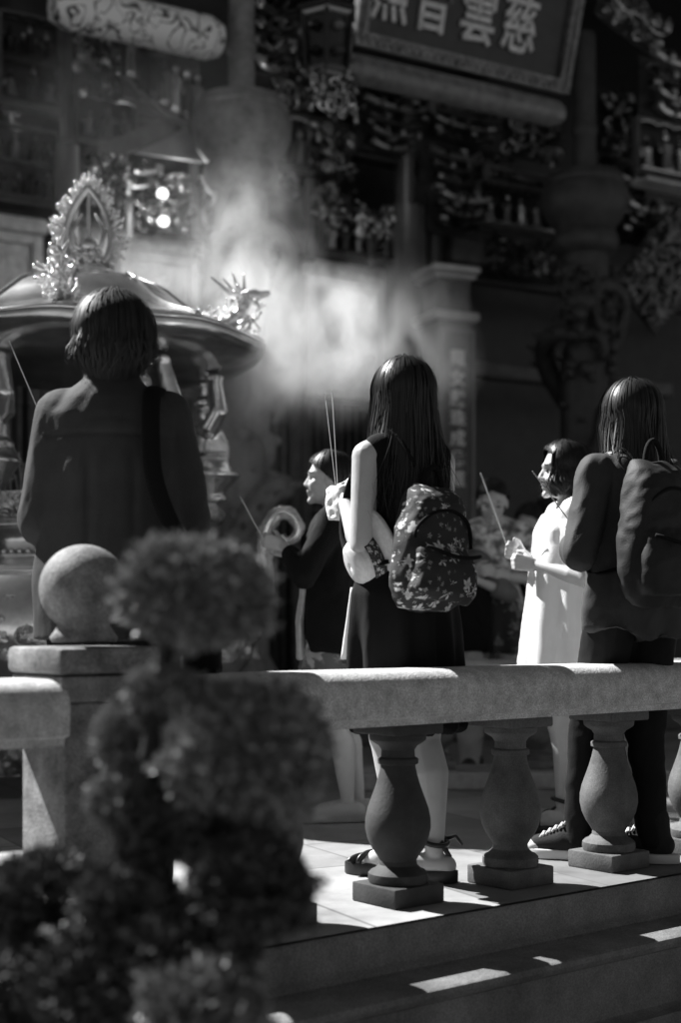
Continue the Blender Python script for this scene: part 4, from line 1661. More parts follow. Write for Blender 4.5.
for i, (px, py, Y, rx, rz, ry, n, lf, m) in enumerate([
        (195, 594, SY, 90, 60, 0.12, 4600, 0.012, M_leaf),
        (240, 752, SY - 0.03, 102, 78, 0.115, 5600, 0.012, M_leaf),
        (128, 738, SY + 0.04, 36, 44, 0.05, 1300, 0.012, M_leaf),
        (118, 800, SY + 0.02, 34, 30, 0.05, 600, 0.012, M_leaf),
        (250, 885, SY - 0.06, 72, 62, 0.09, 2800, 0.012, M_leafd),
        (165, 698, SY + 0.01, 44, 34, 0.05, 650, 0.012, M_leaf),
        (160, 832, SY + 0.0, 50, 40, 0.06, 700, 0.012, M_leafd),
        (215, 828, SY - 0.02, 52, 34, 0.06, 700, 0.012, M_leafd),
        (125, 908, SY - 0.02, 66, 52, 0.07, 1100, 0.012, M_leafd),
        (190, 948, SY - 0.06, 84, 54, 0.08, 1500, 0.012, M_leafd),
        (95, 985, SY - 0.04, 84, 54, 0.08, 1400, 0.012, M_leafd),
        (205, 1005, SY - 0.12, 74, 52, 0.08, 1700, 0.013, M_leaf)]):
    tree_part('foliage', px_pad(px, py, Y, rx, rz, ry, n, 60 + i, lf), m, tree, False, tl_)
sh = thing('shrub', 'dark rounded shrub filling the bottom left corner', 'shrub', (P(50, 950, 2.2).x, 2.2, -0.75))
sl_ = sh.location.copy()
tk = MB()
for dx in (-0.05, 0.0, 0.06):
    tk.tube([sl_ + V((dx * 0.4, 0, 0)), sl_ + V((dx, 0.02, 0.5)), sl_ + V((dx * 2, 0, 1.05))], [0.02, 0.016, 0.008], 8)
tree_part('stems', tk, M_bark, sh, True, sl_)
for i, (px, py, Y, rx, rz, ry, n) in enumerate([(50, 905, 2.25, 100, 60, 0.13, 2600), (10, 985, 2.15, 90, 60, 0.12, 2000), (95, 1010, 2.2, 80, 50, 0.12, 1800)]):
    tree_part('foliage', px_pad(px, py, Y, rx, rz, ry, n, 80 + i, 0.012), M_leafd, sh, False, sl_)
# ================================================================ people
M_skin = mat('skin', 0.48, 0.5, var=0.08, vscale=14, bump=0.05, bscale=120)
M_hair = mat('black_hair', 0.012, 0.40, spec=0.5, var=0.4, vscale=30)
M_hairb = mat('brown_hair', 0.018, 0.45, spec=0.45, var=0.4, vscale=30)
M_under = mat('hair_under', 0.010, 0.75, spec=0.2)
M_hairm = mat('dark_brown_hair', 0.016, 0.55, spec=0.35, var=0.4, vscale=30)
M_eye = mat('eye', 0.02, 0.3)
M_black = mat('black_cloth', 0.006, 0.9, spec=0.2, bump=0.3, bscale=200)
M_jack = mat('charcoal_jacket', 0.028, 0.85, var=0.25, vscale=10, bump=0.35, bscale=220)
M_shirt = mat('dark_grey_shirt', 0.036, 0.8, var=0.25, vscale=8, bump=0.3, bscale=200)
M_card = mat('black_cardigan', 0.008, 0.9, spec=0.2, bump=0.4, bscale=180)
M_dressw = mat('white_linen', 0.80, 0.8, var=0.04, vscale=10, bump=0.25, bscale=160)
M_denim = mat('black_trousers', 0.008, 0.85, spec=0.2, bump=0.3, bscale=220)
M_stick = mat('incense_stick', 0.5, 0.8)
M_rubber = mat('white_rubber', 0.6, 0.5)
M_leath = mat('black_leather', 0.015, 0.4, spec=0.5)
M_blouse = mat('patterned_blouse', 0.42, 0.8, var=0.7, vscale=16, contrast=(0.42, 0.58))
M_pale = mat('pale_trousers_cloth', 0.45, 0.8, var=0.15, vscale=9)
M_mid = mat('grey_cloth', 0.12, 0.8, var=0.3, vscale=9)


def head_parts(mb, T, k):
    """skull, face and ears; T maps head space (x forward, z up, origin in the skull) to the body"""
    def E(c, r):
        mb.ball(T @ (V(c) * k), tuple(x * k for x in r), 16, rot=T.to_3x3())
    E((-0.012, 0, 0.022), (0.094, 0.076, 0.088))
    E((0.022, 0, -0.025), (0.066, 0.062, 0.085))
    E((0.036, 0, -0.075), (0.048, 0.044, 0.032))
    E((0.076, 0, -0.094), (0.017, 0.02, 0.015))
    E((0.067, 0, 0.026), (0.022, 0.05, 0.016))
    for s in (-1, 1):
        E((0.050, 0.036 * s, -0.026), (0.034, 0.026, 0.028))
        E((-0.006, 0.078 * s, -0.012), (0.018, 0.008, 0.031))
        E((0.090, 0.010 * s, -0.030), (0.011, 0.009, 0.008))
    mb.cap(T @ (V((0.080, 0, 0.012)) * k), T @ (V((0.099, 0, -0.024)) * k), 0.008 * k, 0.0105 * k, 10)
    E((0.084, 0, -0.052), (0.012, 0.023, 0.006))
    E((0.081, 0, -0.065), (0.012, 0.019, 0.007))


def face_details(T, k, parent):
    for s in (-1, 1):
        mb = MB()
        mb.ball(T @ (V((0.078, 0.031 * s, 0.002)) * k), (0.006 * k, 0.013 * k, 0.0045 * k), 10, rot=T.to_3x3())
        mb.build('eye', M_eye, parent, smooth=True)
        mb = MB()
        mb.tube([T @ (V((0.0845 - 0.010 * (u - 0.3) ** 2 * 2, (0.016 + 0.034 * u) * s, 0.026 + 0.004 * math.sin(PI * u))) * k) for u in (0, 0.3, 0.6, 1.0)], [0.0016 * k, 0.0024 * k, 0.002 * k, 0.001 * k], 6)
        mb.build('eyebrow', M_hair, parent, smooth=True)
    mb = MB()
    mb.ball(T @ (V((0.0895, 0, -0.0585)) * k), (0.003 * k, 0.017 * k, 0.0018 * k), 10, rot=T.to_3x3())
    mb.build('mouth', mat('lips', 0.14, 0.5), parent, smooth=True)


def carve_face(me, T, k):
    Ti = T.inverted()
    M3 = np.array(Ti.to_3x3())
    off = np.array(Ti.translation)
    fw = np.array(T.to_3x3() @ V((1, 0, 0)))

    def fn(co, no):
        q = (co @ M3.T + off) / k
        d = np.zeros(len(co))
        for s in (-1, 1):
            r2 = ((q[:, 1] - 0.031 * s) / 0.016) ** 2 + ((q[:, 2] - 0.002) / 0.011) ** 2
            d -= 0.007 * np.exp(-r2) * (q[:, 0] > 0.04)
        r2 = (q[:, 1] / 0.022) ** 2 + ((q[:, 2] + 0.0585) / 0.003) ** 2
        d -= 0.003 * np.exp(-r2) * (q[:, 0] > 0.05)
        return co + fw[None, :] * (d * k)[:, None]
    return displace(me, fn)


def hand(mb, wrist, d, t, n, grip=1.0, k=1.0):
    """palm, four unequal fingers bent round a grip, and a thumb off the side of the palm.
    d wrist to knuckles, t towards the thumb side, n out of the palm"""
    d = V(d).normalized()
    t = (V(t) - d * V(t).dot(d)).normalized()
    n0 = V(n)
    n = d.cross(t)
    if n.dot(n0) < 0:
        n = -n
    w_ = V(wrist)
    for i, off in enumerate((0.027, 0.0095, -0.0085, -0.026)):
        kn = w_ + (d * (0.088 - 0.004 * abs(i - 1)) + t * off) * k
        mb.cap(w_ + (d * 0.012 + t * off * 0.55) * k, kn, 0.0145 * k, 0.0105 * k, 8)
        p = kn
        a = 0.0
        for L_, da, r_ in ((0.040, 1.05 * grip, 0.0088), (0.026, 1.35 * grip, 0.0080), (0.020, 0.9 * grip, 0.0070)):
            a += da
            q = p + (d * math.cos(a) + n * math.sin(a)) * L_ * k * (1.0, 1.08, 1.0, 0.82)[i]
            mb.cap(p, q, r_ * k, r_ * 0.94 * k, 8)
            p = q
    b = w_ + (d * 0.028 + t * 0.024 + n * 0.006) * k
    m = b + (d * 0.030 + t * 0.022 + n * 0.022) * k
    e = m + (d * 0.026 + t * 0.0 + n * 0.018 * grip) * k
    mb.cap(w_ + d * 0.012 * k, b, 0.016 * k, 0.013 * k, 8)
    mb.cap(b, m, 0.0125 * k, 0.0102 * k, 8)
    mb.cap(m, e, 0.0100 * k, 0.0082 * k, 8)


class Person:
    def __init__(self, label, X, Y, face, H_, group=None):
        self.root = thing('person', label, 'person', (X, Y, 0), math.atan2(face[1], face[0]), group)
        self.M = Matrix.Translation((X, Y, 0)) @ Matrix.Rotation(math.atan2(face[1], face[0]), 4, 'Z')
        self.Mi = self.M.inverted()
        self.k = H_ / 1.6
        self.H = H_
        self.hyaw, self.hpitch = 0.0, 0.0
        self.hoff = V((0.015, 0, 0))
        self.sw = 0.155
        self.feet = {1: (V((0, 0.085, 0)), 0.1), -1: (V((0, -0.085, 0)), -0.1)}
        self.arms = {}
        self.hands = {}

    def loc(self, px, py, Y):
        return self.Mi @ P(px, py, Y)

    def world(self, p):
        return self.M @ V(p)

    def T(self):
        k = self.k
        hc = V((0, 0, 1.482 * k)) + self.hoff * k
        piv = V((0, 0, 1.40 * k))
        return Matrix.Translation(piv) @ Matrix.Rotation(self.hyaw, 4, 'Z') @ Matrix.Rotation(self.hpitch, 4, 'Y') @ Matrix.Translation(hc - piv)

    def shoulder(self, s):
        return V((0, self.sw * s, 1.292)) * self.k

    def solve(self, s, elbow, wrist):
        """keep upper arm and forearm at human lengths"""
        k = self.k
        sh = self.shoulder(s)
        e = V(elbow)
        e = sh + (e - sh).normalized() * 0.275 * k
        w_ = V(wrist)
        w_ = e + (w_ - e).normalized() * 0.225 * k
        self.arms[s] = (sh, e, w_)
        return w_

    def leg(self, s):
        k = self.k
        f, yaw = self.feet[s]
        hip = V((0, 0.085 * s, 0.83)) * k
        ank = V((f.x, f.y, 0.085 * k + f.z))
        knee = (hip * 0.46 + ank * 0.54) + V((0.03 * k, 0, 0))
        return hip, knee, ank, yaw

    def torso_sec(self, g=0.0, z0=0.80):
        k = self.k
        S = [(0, 0, 0.78, 0.095, 0.150), (-0.005, 0, 0.86, 0.105, 0.160), (-0.005, 0, 0.93, 0.098, 0.145), (0, 0, 1.0, 0.085, 0.122), (0.005, 0, 1.08, 0.088, 0.128), (0.012, 0, 1.17, 0.102, 0.142), (0.012, 0, 1.23, 0.100, 0.148), (0.0, 0, 1.29, 0.078, 0.150), (-0.005, 0, 1.335, 0.058, 0.105), (-0.005, 0, 1.37, 0.045, 0.055)]
        return [(x * k, y, z * k, (a + g) * k, (b + g) * k) for x, y, z, a, b in S if z >= z0]

    def build_body(self, voxel=0.0055, face=True, legs=True):
        k = self.k
        mb = MB()
        mb.loft(self.torso_sec(-0.004, 0.7))
        T = self.T()
        mb.cap(V((-0.012, 0, 1.33)) * k, T @ (V((-0.018, 0, -0.055)) * k), 0.050 * k, 0.046 * k, 16)
        head_parts(mb, T, k)
        for s in (1, -1):
            if s in self.arms:
                sh, e, w_ = self.arms[s]
                mb.ball(sh, 0.046 * k, 12)
                mb.cap(V((-0.01, 0.055 * s, 1.335)) * k, sh + V((0, 0, 0.004)), 0.046 * k, 0.043 * k, 14)
                mb.cap(sh, e, 0.045 * k, 0.036 * k, 14)
                m = e + (w_ - e) * 0.3
                mb.cap(e, m, 0.0345 * k, 0.037 * k, 12)
                mb.ball(e + (e - (sh + w_) * 0.5).normalized() * 0.010 * k, 0.030 * k, 10)
                mb.cap(m, w_, 0.036 * k, 0.0235 * k, 12)
                if s in self.hands:
                    d, t, n, g = self.hands[s]
                    hand(mb, w_, d, t, n, g, k)
            if legs:
                hip, knee, ank, yaw = self.leg(s)
                mb.cap(hip, knee, 0.082 * k, 0.052 * k, 16)
                cm = knee + (ank - knee) * 0.3 + V((-0.020 * k, 0, 0))
                mb.cap(knee, cm, 0.049 * k, 0.054 * k, 14)
                mb.cap(cm, ank, 0.054 * k, 0.029 * k, 14)
                u = V((math.cos(yaw), math.sin(yaw), 0))
                base = V((ank.x, ank.y, ank.z - 0.085 * k))
                mb.cap(base + V((0, 0, 0.04 * k)) - u * 0.035 * k, base + u * 0.06 * k + V((0, 0, 0.045 * k)), 0.033 * k, 0.036 * k, 12)
                mb.cap(base + u * 0.05 * k + V((0, 0, 0.042 * k)), base + u * 0.15 * k + V((0, 0, 0.022 * k)), 0.036 * k, 0.024 * k, 12)
                for j in range(5):
                    side = V((-u.y, u.x, 0)) * (0.03 - 0.015 * j) * k * s * -1
                    tip = base + u * (0.185 - 0.011 * j) * k + side + V((0, 0, 0.014 * k))
                    mb.cap(base + u * 0.14 * k + side * 0.9 + V((0, 0, 0.018 * k)), tip, 0.011 * k, (0.0105 if j == 0 else 0.008) * k, 8)
        me = remesh(mb, voxel, 3, 0.5)
        carve_face(me, T, k)
        self.body = link('body', me, M_skin, self.root)
        if face:
            face_details(T, k, self.root)

    def foot(self, s):
        f, yaw = self.feet[s]
        return V((f.x, f.y, f.z)), V((math.cos(yaw), math.sin(yaw), 0))


def wrinkle(me, amp=0.006, scale=9, stretch=(1, 1, 0.35), seed=1.0, pleats=None):
    def fn(co, no):
        a_ = nz(co, scale * 0.8, seed, stretch)
        v = (0.35 - np.abs(a_)) * amp * 1.6 + nz(co, scale * 1.7, seed + 7, stretch) * amp * 0.55 - np.abs(nz(co + co[:, [1, 2, 0]] * 0.5, scale * 2.6, seed + 13, stretch)) * amp * 0.5
        if pleats:
            cnt, pa, z0, z1 = pleats
            a = np.arctan2(co[:, 1], co[:, 0])
            f = smooth01((z1 - co[:, 2]) / (z1 - z0))
            ph = nz(co, 3.0, seed + 3, (1, 1, 0.4)) * 2.2
            v = v + pa * f * np.sin(cnt * a + ph)
        return co + no * v[:, None]
    return displace(me, fn)


def cloth(name, mb, m, parent, voxel=0.008, smooth=3, **k):
    me = remesh(mb, voxel, smooth)
    wrinkle(me, **k)
    return link(name, me, m, parent)


def sleeve(mb, arm, upto, r0, r1, cuff=None):
    """upto 0..1 upper arm, 1..2 forearm"""
    sh, e, w_ = arm
    mb.ball(sh, r0 * 0.98, 14)
    mb.cap(V((-0.012, sh.y * 0.22, sh.z + 0.052)), sh - V((0, 0, 0.012)), r0 * 0.70, r0 * 0.95, 16)
    if upto <= 1:
        mb.cap(sh, sh + (e - sh) * upto, r0, r1, 16, flat=True)
    else:
        mb.cap(sh, e, r0, (r0 + r1) / 2, 16)
        mb.cap(e, e + (w_ - e) * (upto - 1), (r0 + r1) / 2, r1, 16, flat=True)


# ---------------------------------------------------------------- hair
def hair(pr, style, m, n=1100, seed=1, length=0.3, width=0.0042, spread=0.25, vol=1.0):
    """combed hair: an under-layer and many ribbons that follow the skull and then hang"""
    k = pr.k
    T = pr.T()
    rn = random.Random(seed)
    rx, ry, rz_ = 0.108 * vol, 0.088 * vol, 0.101 * (0.6 + 0.4 * vol)
    C = V((-0.012, 0, 0.022))

    HANG = ('long', 'bob', 'frame', 'crop')

    def path(psi, th0, layer, ln, jit=0.0):
        """psi 0 = back of the head, +-pi = brow"""
        pts = []
        apsi = abs(psi)
        front = max(0.0, (apsi - R(95)) / R(85))
        if style == 'short':
            th_end = R(float(np.interp(math.degrees(apsi), [0, 65, 92, 112, 130, 180], [134, 130, 106, 86, 72, 52])))
        elif style == 'updo':
            th_end = R(112) if apsi < R(70) else R(100)
            if front > 0:
                th_end = R(84) - front * R(38)
        else:
            th_end = R(96)
        N = 9
        for i in range(N + 1):
            th = th0 + (th_end - th0) * i / N
            ps = psi
            lim = R(128) if style == 'bob' else R(138)
            if apsi > lim and style in HANG:
                s_ = 1 if psi > 0 else -1
                f = float(smooth01(np.array((th - R(34)) / R(38))))
                ps = psi + (s_ * lim - psi) * f
            L_ = layer * (1 + jit * math.sin(th * 3 + psi * 5))
            pts.append(C + V((-rx * L_ * math.sin(th) * math.cos(ps), ry * L_ * math.sin(th) * math.sin(ps), rz_ * L_ * math.cos(th))))
        if style in HANG and ln > 0:
            p = pts[-1].copy()
            o = V((p.x - C.x, p.y, 0))
            M_ = 9
            if style == 'crop':
                ln = ln * (0.45 + 0.55 * max(0.0, math.cos(psi * 0.75)))
            back = max(0, math.cos(psi))
            for i in range(1, M_ + 1):
                f = i / M_
                q = p + V((0, 0, -ln * f))
                if style == 'crop':
                    kk = 1 + 0.04 * math.sin(PI * f) - 0.34 * f ** 2
                    q.x, q.y = C.x + o.x * kk, o.y * kk
                elif style == 'bob':
                    kk = 1 + 0.10 * math.sin(PI * min(1, f * 1.1)) - 0.10 * f ** 3
                    q.x, q.y = C.x + o.x * kk, o.y * kk
                else:
                    kk = 1 - 0.12 * f + 0.05 * math.sin(f * 5 + psi * 3)
                    q.x = C.x + o.x * kk - 0.055 * f * f * (1 - 0.3 * back) + 0.01 * math.sin(f * 4 + psi * 4)
                    q.y = o.y * kk * (1 + spread * f)
                pts.append(q)
        return pts

    # under-layer
    mb = MB()
    ring = []
    NP_ = 40
    for j in range(NP_):
        psi = -PI + 2 * PI * (j + 0.5) / NP_
        ring.append(path(psi, R(2), 0.93, length * (0.72 if style == 'long' else 0.9)))
    mxl = max(len(r) for r in ring)
    vs, fs = [], []
    for r in ring:
        vs += [T @ (p * k) for p in r]
    L_ = mxl
    for j in range(NP_):
        j2 = (j + 1) % NP_
        if style in HANG and j2 == 0:
            for i in range(5):
                fs.append((j * L_ + i, j * L_ + i + 1, j2 * L_ + i + 1, j2 * L_ + i))
            continue
        for i in range(L_ - 1):
            fs.append((j * L_ + i, j * L_ + i + 1, j2 * L_ + i + 1, j2 * L_ + i))
    mb.add(vs, fs)
    base = mb.build('hair', M_under, pr.root, smooth=True)
    # strands
    mb = MB()
    for i in range(n):
        psi = rn.uniform(-PI, PI)
        th0 = R(4) + R(70) * rn.random() ** 1.3
        if abs(psi) > R(112):
            th0 = min(th0, R(44))
        ln = length * (rn.uniform(0.70, 1.06) if style == 'long' else rn.uniform(0.86, 1.06))
        lk = 0.018 * noise.noise(V((psi * 5.0, seed, th0 * 1.5)))
        stray = rn.random() < 0.07
        pts = path(psi, th0, (rn.uniform(0.945, 1.05) if not stray else rn.uniform(1.04, 1.13)) + lk, ln * (1 + 2 * lk), rn.uniform(-0.016, 0.016))
        ph, am = rn.uniform(0, 6), rn.uniform(0, 0.022 if stray else 0.008)
        q = []
        for a, p in enumerate(pts):
            f = max(0, (a - 8) / 10)
            q.append(T @ ((p + V((math.sin(ph + f * 5), math.cos(ph * 1.7 + f * 4), 0)) * am * f * 2) * k))
        hcw = T @ (C * k)
        vs = []
        wd = width * k * rn.uniform(0.6, 1.3)
        for a, p in enumerate(q):
            t = (q[min(a + 1, len(q) - 1)] - q[max(a - 1, 0)])
            o = p - hcw
            o.z *= 0.3
            s_ = t.cross(o)
            s_ = s_.normalized() if s_.length > 1e-9 else V((0, 1, 0))
            tap = 1.0 if a < len(q) - 3 else (len(q) - 1 - a) / 3 + 0.12
            vs += [p - s_ * wd * tap * 0.5, p + s_ * wd * tap * 0.5]
        fs = [(2 * a, 2 * a + 1, 2 * a + 3, 2 * a + 2) for a in range(len(q) - 1)]
        mb.add(vs, fs)
    mb.build('hair_strands', m, base, smooth=True)
    if style == 'updo':
        mb = MB()
        mb.ball(T @ (V((-0.12, 0, 0.03)) * k), (0.05 * k, 0.055 * k, 0.05 * k), 14)
        mb.build('hair_bun', m, base, smooth=True)
    return base


def stick(label, p0, p1, r=0.0026, burnt=True, group=None):
    """incense stick from the hand p0 to the tip p1"""
    p0, p1 = V(p0), V(p1)
    t = thing('incense_stick', label, 'incense stick', p0, 0, group)
    mb = MB()
    d = p1 - p0
    mb.cap(-d * 0.12, d * 0.93, r, r, 7)
    mb.build('stick', M_stick, t, smooth=True)
    mb = MB()
    mb.cap(d * 0.931, d, r * 1.15, r * 1.0, 7)
    mb.build('ash_tip', mat('ash', 0.35, 0.95, var=0.3), t, smooth=True)
    return t


def outline_slab(mb, pts, z0, z1, M=None):
    n = len(pts)
    mb.rings([[(x, y, z) for x, y in pts] for z in (z0, z1)], M=M)


def foot_outline(L_=0.25, w_=0.092, side=1):
    pts = []
    for i in range(28):
        a = 2 * PI * i / 28
        x = math.cos(a)
        y = math.sin(a)
        wd = w_ / 2 * (0.82 + 0.18 * (x > 0) * x - 0.22 * math.exp(-((x + 0.1) / 0.35) ** 2) * (1 if y * side > 0 else 0.2))
        pts.append((0.055 + x * L_ / 2, y * wd + 0.006 * side * x))
    return pts


def sandal(pr, s, h=0.028):
    f, u = pr.foot(s)
    M = Matrix.Translation((f.x, f.y, 0)) @ Matrix.Rotation(math.atan2(u.y, u.x), 4, 'Z')
    o = bpy.data.objects.new('sandal', None)
    mb = MB()
    outline_slab(mb, foot_outline(0.255, 0.095, s), 0.001, h, M)
    so_ = mb.build('sandal', M_leath, pr.root, bevel=0.005, smooth='auto')
    bpy.data.objects.remove(o)
    k = pr.k
    mb = MB()
    zf = f.z
    for (x0, hh, ww, r_) in ((0.125, 0.048, 0.047, 0.007), (0.095, 0.062, 0.046, 0.006)):
        mb.tube([M @ V((x0 + 0.02 * math.cos(a), ww * math.cos(a), h + (hh - h + zf * 0.6) * math.sin(a))) for a in [PI * i / 12 for i in range(13)]], r_, 8, flat=1.8)
    # ankle strap with a knot
    an = V((f.x, f.y, 0.115 * k + zf))
    mb.tube([an + V((0.040 * math.cos(a), 0.040 * math.sin(a), 0.01 * math.cos(a))) for a in [2 * PI * i / 20 for i in range(21)]], 0.008, 8)
    hb = M @ V((-0.045, 0, 0))
    mb.tube([hb + V((0, 0, h)), hb + V((0, 0, 0.08)), an + V((-0.03, 0, 0)) * 1], 0.008, 8)
    kn = an + (M.to_3x3() @ V((-0.03, -0.025 * 1, 0)))
    mb.ball(kn, 0.014, 8)
    mb.tube([kn, kn + M.to_3x3() @ V((-0.035, 0, 0.012)), kn + M.to_3x3() @ V((-0.055, 0, -0.015))], [0.008, 0.007, 0.004], 6)
    mb.build('strap', M_leath, so_, smooth=True)


def sneaker(pr, s):
    f, u = pr.foot(s)
    M = Matrix.Translation((f.x, f.y, 0)) @ Matrix.Rotation(math.atan2(u.y, u.x), 4, 'Z')
    mb = MB()
    mb.cap(M @ V((-0.035, 0, 0.06)), M @ V((0.05, 0, 0.065)), 0.040, 0.043, 14)
    mb.cap(M @ V((0.05, 0, 0.062)), M @ V((0.135, 0, 0.045)), 0.043, 0.034, 14)
    mb.cap(M @ V((-0.02, 0, 0.06)), M @ V((-0.01, 0, 0.145)), 0.044, 0.047, 14)
    me = remesh(mb, 0.006, 3)
    up = link('sneaker', me, M_leath if False else mat('black_canvas', 0.008, 0.9, bump=0.3, bscale=220), pr.root)
    mb = MB()
    outline_slab(mb, foot_outline(0.295, 0.112, s), 0.002, 0.034, M)
    mb.build('sole', M_rubber, up, bevel=0.006, smooth='auto')
    mb = MB()
    mb.ball(M @ V((0.155, 0, 0.036)), (0.042, 0.042, 0.026), 14)
    mb.build('toe_cap', M_rubber, up, smooth=True)
    mb = MB()
    for i in range(6):
        x = 0.125 - 0.021 * i
        z = 0.077 + 0.011 * i + (0.006 if i > 3 else 0)
        for sg in (-1, 1):
            mb.tube([M @ V((x, 0.026 * sg, z - 0.006)), M @ V((x - 0.006, 0, z + 0.010)), M @ V((x - 0.012, -0.026 * sg, z + 0.002))], 0.0042, 6)
    mb.build('laces', M_rubber, up, smooth=True)


def plain_shoe(pr, s, m):
    f, u = pr.foot(s)
    M = Matrix.Translation((f.x, f.y, 0)) @ Matrix.Rotation(math.atan2(u.y, u.x), 4, 'Z')
    mb = MB()
    mb.cap(M @ V((-0.035, 0, 0.045)), M @ V((0.05, 0, 0.045)), 0.038, 0.040, 12)
    mb.cap(M @ V((0.05, 0, 0.042)), M @ V((0.15, 0, 0.032)), 0.040, 0.028, 12)
    outline_slab(mb, foot_outline(0.262, 0.095, s), 0.001, 0.022, M)
    link('shoe', remesh(mb, 0.008, 2), m, pr.root)


def skirt_loft(mb, k, secs):
    mb.loft([(x * k, y * k, z * k, a * k, b * k) for x, y, z, a, b in secs], 40, sup=2.1)
# ================================================================ A: long-haired woman in black with the flowered backpack
A = Person('long-haired woman in a black sleeveless dress wearing the flowered backpack', 0.195, 4.32, (-0.6, 0.8), 1.585)
A.sw = 0.148
A.hyaw = -0.12
A.feet = {1: (V((0.06, -0.025, 0.012)), R(25)), -1: (V((-0.075, -0.055, 0.012)), R(50))}
wl_ = A.solve(1, A.loc(361, 552, 4.20), A.loc(346, 504, 4.36))
wr_ = A.solve(-1, V((0.08, -0.22, 1.02)), V((0.27, 0.02, 1.14)))
A.hands = {1: (V((0.75, -0.35, 0.35)), V((-0.1, 0.3, 1)), V((0.1, -1, 0)), 0.9), -1: (V((0.6, 0.6, 0.3)), V((0, 0.1, 1)), V((0, 1, 0)), 0.9)}
A.build_body(0.0052, face=True)
mb = MB()
k = A.k
mb.loft([s for s in A.torso_sec(0.012, 0.75)][:-2] + [(-0.004 * k, 0, 1.325 * k, 0.062 * k, 0.105 * k)], 40)
skirt_loft(mb, k, [(0, -0.012, 0.47, 0.150, 0.180), (0, -0.006, 0.60, 0.146, 0.182), (0, -0.002, 0.75, 0.138, 0.184), (-0.004, 0, 0.88, 0.124, 0.178), (-0.002, 0, 1.0, 0.10, 0.140), (0, 0, 1.06, 0.09, 0.13)])
for s in (1, -1):
    mb.cap(V((-0.012, 0.045 * s, 1.335)) * k, V((-0.012, 0.112 * s, 1.312)) * k, 0.052 * k, 0.050 * k, 16)
    mb.tube([V((-0.06, 0.085 * s, 1.28)) * k, V((-0.03, 0.10 * s, 1.345)) * k, V((0.03, 0.10 * s, 1.34)) * k, V((0.085, 0.085 * s, 1.26)) * k], 0.016 * k, 10)
cloth('dress', mb, M_black, A.root, 0.0075, 3, amp=0.006, scale=8, seed=2.0, pleats=(11, 0.016, 0.47, 1.05))
hair(A, 'long', M_hair, int(3000 * 1.5), 3, 0.42, 0.0030, spread=0.55)
for s in (1, -1):
    sandal(A, s, 0.040)
# white folded packet held with the sticks
pk = thing('paper_packet', 'white folded paper packet in the hands of the long-haired woman', 'packet', A.world(wl_ + V((0.05, -0.01, 0.0))), math.atan2(0.8, -0.6))
mb = MB()
mb.loft([(0, 0, -0.05, 0.035, 0.020), (0, 0, 0.0, 0.048, 0.026), (0, 0, 0.045, 0.045, 0.022), (0.0, 0, 0.055, 0.036, 0.014)], 18, 3.5)
me = remesh(mb, 0.005, 1)
wrinkle(me, 0.005, 30, (1, 1, 1), 5)
link('packet', me, mat('white_paper', 0.8, 0.7), pk)
tips = ((325, 394), (332, 391))
for i, (tx, ty) in enumerate(tips):
    stick(['left one of two long thin incense sticks rising from the long-haired woman\'s hands', 'right one of two long thin incense sticks rising from the long-haired woman\'s hands'][i],
          A.world(wl_ + V((0.075, -0.025 - 0.004 * i, 0.01))), P(tx, ty, 4.6 + 0.02 * i), 0.0013)
# straw hat
hat_n = V((-0.87, -0.30, -0.39)).normalized()
hat_c = P(376, 557, 4.25)
long_ax = V((-0.30, 0.0, -0.95))
zx = hat_n
xx = (long_ax - zx * long_ax.dot(zx)).normalized()
yx = zx.cross(xx)
MHt = Matrix(((xx.x, yx.x, zx.x, hat_c.x), (xx.y, yx.y, zx.y, hat_c.y), (xx.z, yx.z, zx.z, hat_c.z), (0, 0, 0, 1)))
hat = thing('straw_hat', 'pale straw sun hat with a dark patterned band hanging from the long-haired woman\'s arm', 'hat', hat_c)
hat.matrix_world = MHt
M_straw = mat('straw', 0.62, 0.7, var=0.15, vscale=60)
nt = M_straw.node_tree
wv = nt.nodes.new('ShaderNodeTexWave')
wv.wave_type = 'RINGS'
wv.rings_direction = 'Z'
wv.inputs['Scale'].default_value = 95
wv.inputs['Distortion'].default_value = 0.6
nt.links.new([n for n in nt.nodes if n.type == 'TEX_COORD'][0].outputs['Object'], wv.inputs['Vector'])
bp = nt.nodes.new('ShaderNodeBump')
bp.inputs['Strength'].default_value = 0.35
bp.inputs['Distance'].default_value = 0.002
nt.links.new(wv.outputs['Fac'], bp.inputs['Height'])
nt.links.new(bp.outputs[0], nt.nodes['Principled BSDF'].inputs['Normal'])
mb = MB()
prof = [(0.165, -0.022), (0.168, -0.018), (0.160, -0.010), (0.12, 0.000), (0.095, 0.006), (0.089, 0.02), (0.086, 0.05), (0.080, 0.085), (0.070, 0.105), (0.05, 0.116), (0.02, 0.118), (0.001, 0.118)]
inner = [(r_ - 0.004 if r_ > 0.01 else r_, z_ - 0.006) for r_, z_ in prof[::-1]]
SC_ = 0.88
prof = [(a_ * SC_, b_ * SC_ * 0.85) for a_, b_ in prof]
inner = [(a_ * SC_, b_ * SC_ * 0.85) for a_, b_ in inner]
mb.lathe(prof + inner, 48, fn=lambda r_, z_, a_: (r_ * (1 + 0.03 * math.sin(2 * a_ + 1)), z_ + (0.022 * math.sin(2 * a_) + 0.01 * math.sin(3 * a_ + 1)) * max(0, (r_ - 0.09) / 0.08)), cap0=False, cap1=False)
mb.build('hat_body', M_straw, hat, smooth=True)
mb = MB()
mb.lathe([(r_ * SC_, z_ * SC_ * 0.85) for r_, z_ in ((0.0945, 0.010), (0.0935, 0.028), (0.0915, 0.062), (0.0885, 0.062))], 48, cap0=False, cap1=False)
me = mb.mesh()
link('hat_band', me, floral('hat_band_print', 0.03, 0.7, 55, 0.5), hat)
